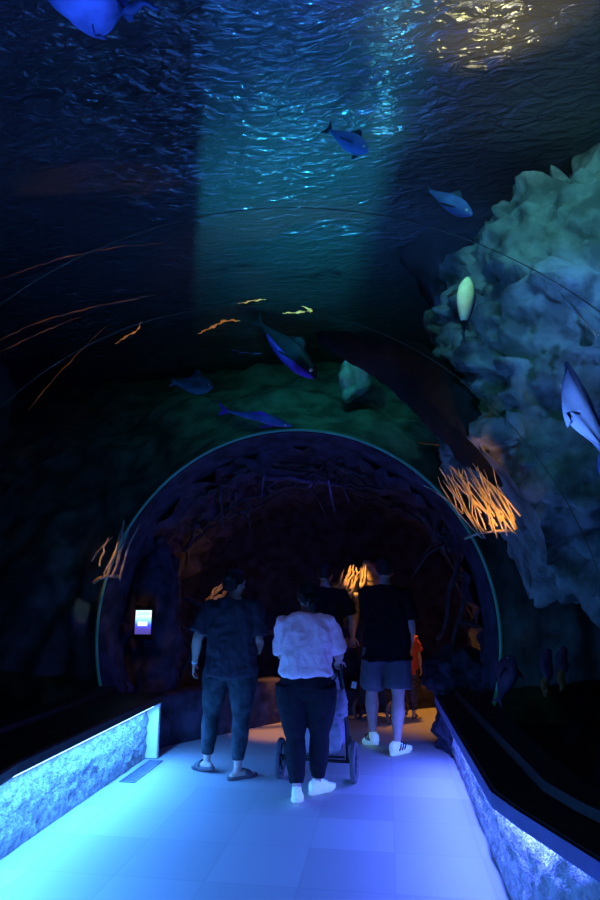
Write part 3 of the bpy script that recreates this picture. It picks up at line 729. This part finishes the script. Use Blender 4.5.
def person(label, loc, H, bw, hipw, feet, wrists, bends, rz=0, head_yaw=0, head_tilt=-4, lean=.02, top='tee_dark', top_hem=.46, bottom='camo', bottom_z=.07, loose=.006, shoes='sneaker', sleeve=.55, bloose=None, hairstyle='short', grips=(30, 30), palm=None, shoulders=1.0, shoe_mark=None, name='person', tummy=0):
    t = thing(name, label, 'person', loc, R(rz)); bloose = loose if bloose is None else bloose
    z = lambda f: f * H
    s = H / 1.7
    hj = {-1: V((-.058 * H * hipw, 0, z(.515))), 1: V((.058 * H * hipw, 0, z(.515)))}
    sj = {k: V((k * .110 * H * shoulders, lean * .8 * H / 1.7 * 2, z(.815))) for k in (-1, 1)}
    ly = lambda f: lean * 2 * s * max(0, (f - .5)) / .3
    body = MB()
    def torso(extra, z0, z1, hipx=1.0):
        prof = [(.455, .060 * hipw, .050), (.48, .092 * hipw, .068), (.52, .104 * hipw, .074 + tummy * .1), (.56, .097 * (hipw + bw) / 2, .068 + tummy * .2), (.61, .087 * bw, .060 + tummy * .3), (.67, .093 * bw, .064 + tummy * .2), (.73, .103 * bw, .067), (.77, .107 * bw, .064), (.81, .103 * (1 + (bw - 1) * .6) * shoulders, .054), (.838, .082 * shoulders, .045), (.856, .050, .038), (.868, .036, .035)]
        out = []
        for f, rx, ry in prof:
            if z0 - .001 <= f <= z1 + .001: out.append((f, rx * H + extra, ry * H + extra))
        return out
    body.loft([sring(z(f), 0, ly(f), rx, ry) for f, rx, ry in torso(0, 0, 1)])
    nb = V((0, ly(.83), z(.85)))
    hb = V((0, ly(.87) + .012 * s, z(.866)))
    body.tube([nb - V((0, 0, .03)), nb, hb + V((0, 0, .01)), hb + V((0, .01 * s, .05 * s))], [(.040 * H, .037 * H), (.034 * H, .034 * H), (.031 * H, .032 * H), (.030 * H, .033 * H)], 18, hint=(1, 0, 0))
    Mx, hs = head(body, hb, H, head_yaw, head_tilt)
    # arms
    arms = {}
    for k in (-1, 1):
        w = V(wrists[k]); e, w = ik(sj[k], w, .172 * H, .150 * H, bends.get(k, (k * .3, -1, -.2)))
        arms[k] = (e, w); a = sj[k]; m1 = a.lerp(e, .35); m2 = e.lerp(w, .3)
        body.tube([a, m1, e, m2, e.lerp(w, .75), w], [.031 * H * bw, .029 * H * bw, .0235 * H * bw, .025 * H * bw, .018 * H, .0145 * H], 14, round_=True)
        d = (w - e).normalized(); pn = V((palm or {}).get(k, (-k, .15, 0)))
        side = 1 if (d.cross((pn - d * pn.dot(d)).normalized())).dot(V((0, 1, .3))) > 0 else -1
        hand(body, w, d, pn, side, s * 1.0, grips[0 if k < 0 else 1])
    # legs
    legs = {}
    for k in (-1, 1):
        fx, fy, fyaw, fpitch, fl = feet[k]
        ank = V((fx, fy, .062 * s + fl)); kn, ank = ik(hj[k], ank, .245 * H, .235 * H, (math.sin(-R(fyaw)) * .6, 1, 0))
        legs[k] = (kn, ank)
        a = hj[k]
        body.tube([a, a.lerp(kn, .25), a.lerp(kn, .7), kn, kn.lerp(ank, .30) - V((0, .008, 0)), kn.lerp(ank, .72), ank.lerp(kn, .06), ank - V((0, 0, .015))], [.056 * H * hipw, .055 * H * hipw, .041 * H * hipw, .032 * H, .0385 * H, .024 * H, .0185 * H, .0185 * H], 16)
        # foot
        F = Matrix.Translation(ank) @ Euler((R(fpitch), 0, R(fyaw))).to_matrix().to_4x4()
        g = MB(); hgt = .062 * s
        g.tube([(0, -.050 * s, -hgt + .030 * s), (0, -.02 * s, -hgt + .038 * s), (0, .04 * s, -hgt + .036 * s), (0, .10 * s, -hgt + .026 * s), (0, .155 * s, -hgt + .018 * s)], [(.026 * s, .024 * s), (.032 * s, .034 * s), (.034 * s, .032 * s), (.042 * s, .022 * s), (.034 * s, .014 * s)], 14, hint=(1, 0, 0), round_=True)
        g.tube([(0, 0, -hgt + .03 * s), (0, -.004, .03 * s)], .031 * s, 12)
        g.xf(F); body.add(g.v, g.f)
        # shoes
        if shoes == 'sneaker':
            g = MB(); zz = -hgt
            pr = [(-.082, .022, .030, .055), (-.07, .034, .048, .052), (-.03, .040, .058, .050), (.02, .041, .055, .046), (.07, .046, .044, .036), (.12, .050, .034, .028), (.165, .044, .027, .022), (.19, .026, .018, .018)]
            g.loft([[V((math.copysign(abs(math.cos(q)) ** .75, math.cos(q)) * rx * s, yy * s, zz + (zc + math.copysign(abs(math.sin(q)) ** .8, math.sin(q)) * rz_) * s)) for q in [2 * PI * j / 18 for j in range(18)]] for yy, rx, rz_, zc in pr])
            g.tube([(0, -.012 * s, zz + .07 * s), (0, -.016 * s, zz + .105 * s)], [(.040 * s, .052 * s), (.036 * s, .046 * s)], 18, hint=(1, 0, 0))
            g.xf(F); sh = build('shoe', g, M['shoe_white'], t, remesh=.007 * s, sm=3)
            g = MB(); out = []
            for q in [2 * PI * j / 28 for j in range(28)]:
                c_, s_ = math.cos(q), math.sin(q); yy = .055 + s_ * .145; w_ = (.050 if s_ > 0 else .041) * (1 - .15 * max(0, -s_))
                out.append((math.copysign(abs(c_) ** .8, c_) * w_, yy))
            def rr(k_, zv): return [V((x_ * k_ * s, (.055 + (y_ - .055) * k_) * s, zz + zv * s + (.012 * s if y_ > .16 else 0))) for x_, y_ in out]
            g.loft([rr(.96, -.004), rr(1.03, .006), rr(1.02, .026), rr(.93, .030)])
            g.xf(F); so = build('sole', g, M['shoe_sole'], sh)
            g = MB()
            for q_ in range(4):
                yy = .035 + q_ * .022; g.tube([(-.03 * s, yy * s, zz + (.092 - q_ * .009) * s), (0, (yy + .004) * s, zz + (.104 - q_ * .010) * s), (.03 * s, yy * s, zz + (.092 - q_ * .009) * s)], .0045 * s, 6)
            g.xf(F); build('laces', g, M['shoe_mark' if shoe_mark else 'shoe_sole'], sh)
            if shoe_mark:
                for sx in (-1, 1):
                    g = MB()
                    for q_ in range(3):
                        y0 = -.02 + q_ * .035; g.tube([(sx * .043 * s, y0 * s, zz + .035 * s), (sx * .045 * s, (y0 + .02) * s, zz + .06 * s), (sx * .038 * s, (y0 + .035) * s, zz + .085 * s)], (.004 * s, .009 * s), 6)
                    g.xf(F); build('stripe', g, M['shoe_mark'], sh)
        else:
            g = MB(); zz = -hgt; out = []
            for q in [2 * PI * j / 28 for j in range(28)]:
                c_, s_ = math.cos(q), math.sin(q); yy = .05 + s_ * .14; w_ = .050 if s_ > 0 else .041
                out.append((math.copysign(abs(c_) ** .8, c_) * w_, yy))
            def rr(k_, zv): return [V((x_ * k_ * s, (.05 + (y_ - .05) * k_) * s, zz + zv * s)) for x_, y_ in out]
            g.loft([rr(.97, -.006), rr(1.02, .004), rr(1.02, .020), rr(.95, .024)]); g.xf(F); sh = build('sandal', g, M['sandal'], t)
            g = MB(); rings = []
            for yy, hh in ((.055, .078), (.08, .070), (.105, .060), (.125, .05)):
                rings.append([V((math.cos(a_) * .051 * s, yy * s, zz + (.008 + math.sin(a_) * (hh - .008)) * s)) for a_ in [PI * j / 14 for j in range(15)]] + [V((math.cos(a_) * .047 * s, yy * s, zz + (.008 + math.sin(a_) * (hh - .014)) * s)) for a_ in [PI * j / 14 for j in range(14, -1, -1)]])
            g.loft(rings); g.xf(F); build('strap', g, M['sandal'], sh)
    build('body', body, M['skin'], t, remesh=.0068 * s, sm=2)
    # eyes
    for sx in (-1, 1):
        g = MB(); g.ell((sx * .031 * hs, .083 * hs, .012 * hs), (.011 * hs,) * 3, 10); g.xf(Mx); build('eye', g, M['eye'], t)
    # shirt
    g = MB(); ex = .012 + loose; pr = torso(ex, .48, .857)
    hemz = z(top_hem)
    rings = []
    base = [q for q in pr if z(q[0]) > hemz + .02]
    hw = max(base[0][1], .100 * H * (hipw + bw) / 2 + ex) + (.022 if bottom_z > .2 else 0); hd = max(base[0][2], .072 * H + ex) + (.03 if bottom_z > .2 else .008)
    rings.append(sring(hemz - .004, 0, ly(top_hem), hw * .99, hd * .99)); rings.append(sring(hemz + .02, 0, ly(top_hem), hw * 1.01, hd * 1.01))
    for f, rx, ry in base:
        rings.append(sring(z(f), 0, ly(f), max(rx, hw * .93 if f < .7 else rx), max(ry, hd * .93 if f < .7 else ry)))
    g.loft(rings)
    for k in (-1, 1):
        e, w = arms[k]; a = sj[k]; en = a.lerp(e, min(1, sleeve * 1.45)) ; inn = a + V((-k * .06 * s, 0, .006 * s))
        g.tube([inn, a + V((0, 0, .004)), a.lerp(en, .5), en], [.030 * H * bw, .036 * H * bw + loose * .3, .034 * H * bw + loose * .7, .035 * H * bw + loose * 1.0], 18)
    build('shirt', g, M[top], t, remesh=.010 * s, sm=5, disp=fold(9, .008 + loose * .5, .7))
    # trousers / shorts
    g = MB(); ex = .012
    pr = [(f, rx, ry) for f, rx, ry in torso(ex, .455, .60)]
    g.loft([sring(z(f), 0, ly(f), rx, ry) for f, rx, ry in pr])
    bz = z(bottom_z)
    for k in (-1, 1):
        kn, ank = legs[k]; a = hj[k]; short = bottom_z > .2
        if short:
            en = a.lerp(kn, min(1.0, (a.z - bz) / max(.01, a.z - kn.z)))
            g.tube([a + V((0, 0, .03)), a.lerp(en, .4), a.lerp(en, .8), en], [.058 * H * hipw + .012, .058 * H * hipw + .018, .056 * H * hipw + .022, .056 * H * hipw + .024], 20)
        else:
            u = min(1, (kn.z - bz) / max(.01, kn.z - ank.z)); en = kn.lerp(ank, u)
            g.tube([a + V((0, 0, .02)), a.lerp(kn, .25), a.lerp(kn, .7), kn, kn.lerp(en, .35), kn.lerp(en, .75), en], [.060 * H * hipw + ex, .061 * H * hipw + ex, .046 * H * hipw + ex, .036 * H + ex + bloose * .3, .0385 * H + ex + bloose * .3, .028 * H + ex + bloose * .5, .022 * H + ex + bloose * .3], 18)
    build('shorts' if bottom_z > .2 else 'trousers', g, M[bottom], t, remesh=.010 * s, sm=4, disp=fold(11, .0045, .9))
    # hair
    g = MB()
    if hairstyle in ('short', 'cap'):
        g.loft([sring(zv * hs, 0, cy * hs, rx * hs, ry * hs, 24, 2.1) for zv, rx, ry, cy in ((-.045, .050, .045, -.046), (-.02, .070, .074, -.030), (.02, .078, .090, -.018), (.05, .079, .100, -.010), (.08, .068, .092, -.008), (.103, .048, .066, -.006), (.12, .02, .03, -.004))])
    else:
        g.loft([sring(zv * hs, 0, cy * hs, rx * hs, ry * hs, 24, 2.1) for zv, rx, ry, cy in ((-.075, .038, .030, -.062), (-.045, .064, .062, -.044), (-.01, .078, .084, -.024), (.03, .082, .098, -.014), (.06, .080, .102, -.010), (.09, .066, .088, -.008), (.112, .044, .060, -.006), (.126, .018, .024, -.004))])
        if hairstyle == 'ponytail':
            g.ell((.018 * hs, -.105 * hs, -.045 * hs), (.042 * hs, .035 * hs, .045 * hs), 14)
            g.tube([(.02 * hs, -.11 * hs, -.06 * hs), (.024 * hs, -.125 * hs, -.10 * hs), (.028 * hs, -.12 * hs, -.15 * hs)], [.024 * hs, .03 * hs, .012 * hs], 10, round_=True)
        elif hairstyle == 'tied':
            g.ell((.01 * hs, -.095 * hs, .055 * hs), (.05 * hs, .035 * hs, .045 * hs), 14)
    g.xf(Mx @ Matrix.Diagonal((1.07, 1.06, 1.03, 1))); build('hair', g, M['hair'], t, remesh=.008, sm=2, disp=fold(28, .006))
    if hairstyle == 'ponytail':
        g = MB(); c0 = V((.021 * hs, -.117 * hs, -.078 * hs)); g.tube([c0 + V((math.cos(q) * .03 * hs, -.004, math.sin(q) * .014 * hs)) for q in [2 * PI * j / 16 for j in range(17)]], .0085 * hs, 8); g.xf(Mx); build('scrunchie', g, M['scrunchie'], t)
    if hairstyle == 'cap':
        g = MB(); g.loft([sring(zv * hs, 0, cy * hs, rx * hs, ry * hs, 24, 2.1) for zv, rx, ry, cy in ((.02, .083, .104, -.006), (.05, .084, .106, -.006), (.085, .074, .096, -.006), (.112, .052, .066, -.004), (.127, .02, .024, 0))])
        g.loft([sring(zv * hs, 0, .14 * hs, .065 * hs, .055 * hs, 20, 2.4) for zv in (.024, .032)]); g.xf(Mx); build('cap', g, M['fabric_dark'], t)
    return t, arms, legs, sj

# --- walker left, charcoal tee
base = atZ(228, 776); 
fl, fr = atZ(207, 771), atZ(237, 779)
pl, armsL, _, _ = person('adult in charcoal tee, dark camouflage leggings and slip-on sandals, walking at left', (base.x, base.y, 0), 1.66, 1.16, 1.12,
    {-1: (fl.x - base.x, fl.y - base.y - .02, 58, -6, .02), 1: (fr.x - base.x, fr.y - base.y, -48, 0, 0)},
    {-1: (-.345, .07, .87), 1: (.20, .26, .99)}, {-1: (-.25, -1, 0), 1: (.25, -1, -.4)}, head_yaw=-38, head_tilt=-6, top='tee_dark', top_hem=.475, bottom='camo', bottom_z=.085, bloose=.001, loose=.022, shoes='sandal', sleeve=.58, hairstyle='tied', grips=(22, 40), shoulders=1.05)
e, w = armsL[-1]; d = (w - e).normalized(); g = MB(); g.tube([w - d * .028, w - d * .008], .0265, 16); build('bracelet', g, M['band'], pl)

# --- woman pushing stroller
base = atZ(306, 801); fl, fr = atZ(296, 806), atZ(317, 796)
handle_z = .93
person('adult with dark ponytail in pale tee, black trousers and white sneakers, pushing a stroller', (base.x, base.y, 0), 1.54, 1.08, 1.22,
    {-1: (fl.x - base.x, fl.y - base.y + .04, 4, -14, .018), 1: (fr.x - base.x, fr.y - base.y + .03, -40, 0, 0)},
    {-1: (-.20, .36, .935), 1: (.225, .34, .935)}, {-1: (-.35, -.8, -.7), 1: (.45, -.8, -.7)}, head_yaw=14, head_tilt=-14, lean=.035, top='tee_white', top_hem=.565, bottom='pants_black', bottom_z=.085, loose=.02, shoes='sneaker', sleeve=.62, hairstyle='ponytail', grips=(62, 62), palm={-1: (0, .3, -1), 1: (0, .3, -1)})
WB = base.copy()

# --- man in black tee and grey shorts
base = atZ(390, 751); fl, fr = atZ(373, 748), atZ(397, 754)
person('adult in black tee, grey shorts and white sneakers, walking at right', (base.x, base.y, 0), 1.80, 1.08, 1.06,
    {-1: (fl.x - base.x, fl.y - base.y + .02, 26, -10, .03), 1: (fr.x - base.x, fr.y - base.y - .05, -38, 0, 0)},
    {-1: (-.08, .32, 1.02), 1: (.235, .14, .945)}, {-1: (-.3, -1, 0), 1: (.2, -1, 0)}, head_yaw=8, head_tilt=-4, top='tee_black', top_hem=.465, bottom='shorts', bottom_z=.315, loose=.02, shoes='sneaker', sleeve=.6, hairstyle='short', grips=(35, 30), shoe_mark=True, shoulders=1.02)

# --- man ahead of the woman
base = atZ(326, 730)
person('adult in black tee and dark cap, mostly hidden ahead of the stroller', (base.x, base.y, 0), 1.78, 1.05, 1.0,
    {-1: (-.11, .1, 6, 0, 0), 1: (.10, -.12, -8, 0, 0)},
    {-1: (-.12, .38, .98), 1: (.30, .22, .96)}, {-1: (-.8, -.6, 0), 1: (.5, -.9, 0)}, head_yaw=-10, head_tilt=-8, top='tee_black', top_hem=.47, bottom='pants_black', bottom_z=.06, loose=.018, shoes='sneaker', sleeve=.55, hairstyle='cap', grips=(55, 55), palm={-1: (0, .2, -1), 1: (0, .2, -1)})
# --- child in orange
base = atZ(408, 717)
person('child in orange top and patterned leggings, half hidden beyond the adult in grey shorts', (base.x, base.y, 0), 1.12, 1.05, 1.05,
    {-1: (-.06, .06, 12, 0, 0), 1: (.07, -.05, -14, 0, 0)},
    {-1: (-.17, .05, .50), 1: (.19, .06, .50)}, {-1: (-.5, -.8, 0), 1: (.5, -.8, 0)}, head_yaw=0, head_tilt=-4, top='orange_knit', top_hem=.45, bottom='pattern_knit', bottom_z=.08, loose=.016, shoes='sandal', sleeve=.55, hairstyle='tied', grips=(25, 25), name='child')

# ------------------------------------------------------------------ strollers
def stroller(label, loc, rz, k=1.0, fab='fabric', w=.60, r=.155, handle=(-.08, .93)):
    t = thing('stroller', label, 'stroller', loc, R(rz))
    hy, hz = handle; hw = w / 2
    def T(nm, pts, rad, m='frame', par=t, seg=10): 
        return build(nm, MB().tube([V(p) * k for p in pts], rad * k if not isinstance(rad, list) else [q * k for q in rad], seg, round_=True), M[m], par)
    for s in (-1, 1):
        T('side_rail', [(s * (hw - .06), .03, r), (s * (hw - .065), .02, .40), (s * (hw - .075), -.01, .62), (s * (hw - .085), hy, hz)], .011)
        T('front_strut', [(s * (hw - .075), 0, .60), (s * (hw - .09), .32, .36), (s * (hw - .12), .62, .14)], .011)
        wh = build('wheel', MB().tube([V((s * hw - .001 * 0, .0 + math.cos(q) * (r - .022), r + math.sin(q) * (r - .022))) * k for q in [2 * PI * j / 32 for j in range(33)]], .022 * k, 10), M['tire'], t)
        g = MB(); g.tube([V((s * (hw - .018), 0, r)) * k, V((s * (hw + .018), 0, r)) * k], .03 * k, 14)
        for j in range(6):
            q = PI * j / 3; g.tube([V((s * hw, 0, r)) * k, V((s * hw, math.cos(q) * (r - .03), r + math.sin(q) * (r - .03))) * k], .008 * k, 6)
        build('hub', g, M['frame'], wh)
        fr_ = .085
        wh = build('front_wheel', MB().tube([V((s * (hw - .12), .66 + math.cos(q) * (fr_ - .018), fr_ + math.sin(q) * (fr_ - .018))) * k for q in [2 * PI * j / 24 for j in range(25)]], .018 * k, 8), M['tire'], t)
        g = MB(); g.tube([V((s * (hw - .12) - .02, .66, fr_)) * k, V((s * (hw - .12) + .02, .66, fr_)) * k], .022 * k, 12); g.tube([V((s * (hw - .12) + .024 * s, .66, fr_)) * k, V((s * (hw - .12) + .012 * s, .62, .19)) * k], .009 * k, 6); build('fork', g, M['frame'], wh)
    T('handlebar', [(-(hw - .085), hy, hz), (-(hw - .13), hy - .02, hz + .012), (0, hy - .025, hz + .015), (hw - .13, hy - .02, hz + .012), (hw - .085, hy, hz)], .016, 'blackp')
    T('axle', [(-(hw - .015), 0, r), (hw - .015, 0, r)], .012); T('brake_bar', [(-(hw - .08), -.012, r + .035), (0, -.02, r + .03), (hw - .08, -.012, r + .035)], .009)
    # seat back, seat, canopy, basket
    g = MB(); g.loft([[V((x, y, z_)) * k for x, y, z_ in ring] for ring in [
        [(-.17, .14, .40), (.17, .14, .40), (.18, .20, .40), (-.18, .20, .40)], [(-.18, .07, .62), (.18, .07, .62), (.19, .13, .62), (-.19, .13, .62)], [(-.16, .02, .82), (.16, .02, .82), (.17, .07, .82), (-.17, .07, .82)]]]); 
    build('seat_back', g, M[fab], t, remesh=.014 * k, sm=5, disp=fold(12, .012))
    g = MB(); g.box(V((0, .34, .42)) * k, V((.36, .36, .07)) * k, bev=.02); build('seat', g, M[fab], t, remesh=.014 * k, sm=4)
    g = MB(); rings = []
    for i in range(9):
        a_ = R(-5 + i * 14); rings.append([V((math.cos(q) * .21, .16 + math.cos(a_) * -.16 * 0 + math.sin(a_) * .30 * math.sin(q) , .68 + math.cos(a_) * .30 * math.sin(q))) * k for q in [PI * j / 16 for j in range(17)]])
    g.loft(rings, cap=False, closed=False); build('canopy', g, M['fabric_dark'], t)
    g = MB(); g.loft([[V((x, y, z_)) * k for x, y, z_ in ring] for ring in [
        [(-.19, -.01, .215), (.19, -.01, .215), (.17, .42, .215), (-.17, .42, .215)], [(-.215, -.05, .25), (.215, -.05, .25), (.19, .45, .25), (-.19, .45, .25)], [(-.215, -.055, .40), (.215, -.055, .40), (.19, .45, .36), (-.19, .45, .36)], [(-.17, -.02, .47), (.17, -.02, .47), (.16, .40, .40), (-.16, .40, .40)]]])
    build('basket', g, M[fab], t, remesh=.014 * k, sm=5, disp=fold(13, .014))
    T('footrest', [(-(hw - .11), .62, .20), (0, .64, .19), (hw - .11, .62, .20)], .012)
    return t
ws = atZ(317, 781)
stroller('stroller with pale basket and spoked rear wheels pushed by the adult in pale tee', (ws.x, ws.y, 0), -4, 1.0, 'fabric', .61, .155, (-.10, .93))
w2 = atZ(380, 722)
stroller('dark stroller ahead, half hidden behind the legs of the adult in grey shorts', (w2.x - .06, w2.y, 0), -28, .85, 'fabric_dark', .52, .145, (-.12, 1.02))
o = build('paper_tag', MB().box((0, 0, 0), (.055, .005, .07), Matrix.Rotation(R(10), 3, 'Y')), M['paper'], smooth=False, origin=(0, 0, 0)); o.location = atY(354, 685, 7.0); tag(o, 'small white tag hanging beside the dark stroller', 'tag')
# bag hanging at the stroller
bag = thing('tote_bag', 'pale crumpled bag hanging on the right side of the nearer stroller', 'bag', atY(338, 700, 5.12))
g = MB(); g.loft([sring(z_, 0, 0, rx, ry, 20, 2.8) for z_, rx, ry in ((-.13, .05, .03), (-.11, .075, .045), (-.02, .08, .05), (.05, .065, .035), (.08, .05, .02))]); build('pouch', g, M['fabric'], bag, remesh=.010, sm=3, disp=fold(22, .012))
build('handle', MB().tube([(-.04, 0, .07), (-.03, 0, .15), (0, 0, .19), (.03, 0, .15), (.04, 0, .07)], .007, 8, round_=True), M['fabric_dark'], bag)

# ------------------------------------------------------------------ lights
# cave warm light on the far floor
def area(loc, tgt, power, col, sx, sy, name='area'):
    ld = bpy.data.lights.new(name, 'AREA'); ld.shape = 'RECTANGLE'; ld.size = sx; ld.size_y = sy; ld.energy = power; ld.color = col
    o = bpy.data.objects.new(name, ld); C.objects.link(o); o.location = loc
    o.rotation_euler = (V(tgt) - V(loc)).to_track_quat('-Z', 'Y').to_euler(); return o
spot((-1.1, 7.35, 1.5), (-1.15, 7.1, 0), 85, (1, .36, .05), 48, .6, .05, 'cave_spot')
spot((.5, 8.3, 1.9), (.45, 7.9, 0), 120, (1, .36, .05), 55, .7, .05, 'cave_spot')
area((-.8, 6.3, 2.6), (-1.4, 7.2, .8), 4, (.08, .08, 1), .8, .4, 'cave_wash')
# tank lights
spot((-.4, 4.2, 4.5), atY(310, 380, 6.7), 30, (.04, 1, .8), 80, .9, .1, 'tank_green')
def beam_mask(o, edges):
    """node mask added to shape the lamp beam: the beam passes only on one side of each edge line (two points on the water, sign)"""
    ld = o.data; ld.use_nodes = True; n = ld.node_tree.nodes; l = ld.node_tree.links; em = n['Emission']; g = n.new('ShaderNodeNewGeometry'); last = None
    for a, b, sg, soft in edges:
        nn = (V(a) - o.location).cross(V(b) - o.location).normalized() * sg
        d = n.new('ShaderNodeVectorMath'); d.operation = 'DOT_PRODUCT'; l.new(g.outputs['Incoming'], d.inputs[0]); d.inputs[1].default_value = nn
        r = n.new('ShaderNodeMapRange'); r.inputs['From Min'].default_value = -soft; r.inputs['From Max'].default_value = soft; l.new(d.outputs['Value'], r.inputs['Value'])
        if last is None: last = r
        else:
            m_ = n.new('ShaderNodeMath'); m_.operation = 'MULTIPLY'; l.new(last.outputs[0], m_.inputs[0]); l.new(r.outputs[0], m_.inputs[1]); last = m_
    l.new(last.outputs[0], em.inputs['Strength'])
EL = (atZ(205, 60, WZ), atZ(192, 330, WZ)); ER = (atZ(428, 20, WZ), atZ(372, 230, WZ))
SG = -1
for loc_, px_, pw, col_, ang_ in (((-.4, 2.5, 3.3), (318, 40), 40, (.03, .33, 1), 120), ((-.75, 4.3, 3.3), (312, 215), 105, (.03, .55, .8), 125)):
    o = spot(loc_, atZ(*px_, WZ), pw, col_, ang_, .9, .02, 'tank_teal_up')
    beam_mask(o, ((EL[0], EL[1], SG, .02), (ER[0], ER[1], -SG, .06)))  # mask gives the light band straight sides, no flap stands there
for x_, y_ in ((418, 25), (402, 85), (388, 150)):
    point(atZ(x_, y_, WZ - .22), .9, (.12, .75, 1), .03, 'ridge_glint')  # unseen points added for the bright teal band and its glints
spot((.7, 1.4, 4.5), (1.35, 3.6, 3.95), 150, (.14, .72, .85), 56, .8, .1, 'tank_boulder')
spot((1.2, 1.5, 3.5), atY(590, 300, 3.2), 150, (.08, .28, 1), 34, .8, .1, 'tank_boulder_blue')
spot(P(60, 60, 1.9), P(85, 2, 2.15), 16, (.1, .2, 1), 32, .8, .05, 'ray_fill')  # unseen spot added to brighten the left ray
spot((.3, 2.4, 3.3), P(500, 385, 3.6), 15, (.10, .75, .55), 50, .9, .1, 'tank_boulder_green')
spot(P(560, 470, 2.0), P(588, 412, 2.35), 12, (.3, .55, 1), 40, .8, .05, 'ray_fill')  # unseen spot added to brighten the right ray
spot((.1, 2.0, 3.4), P(466, 300, 2.95), 8, (1, .95, .75), 13, .6, .02, 'fish_fill')  # unseen spot added to brighten the pale belly
spot((.80, 3.28, 4.25), (.74, 2.75, 4.85), 12, (1, .66, .22), 120, .6, .05, 'gold_lamp')

spot((.9, 2.5, 3.9), atZ(520, 75, WZ), 9, (1, .62, .28), 75, .9, .05, 'gold_fill')
w = bpy.data.worlds.new('dark'); bpy.context.scene.world = w; w.use_nodes = True
w.node_tree.nodes['Background'].inputs['Color'].default_value = (.02, .05, .25, 1); w.node_tree.nodes['Background'].inputs['Strength'].default_value = .01
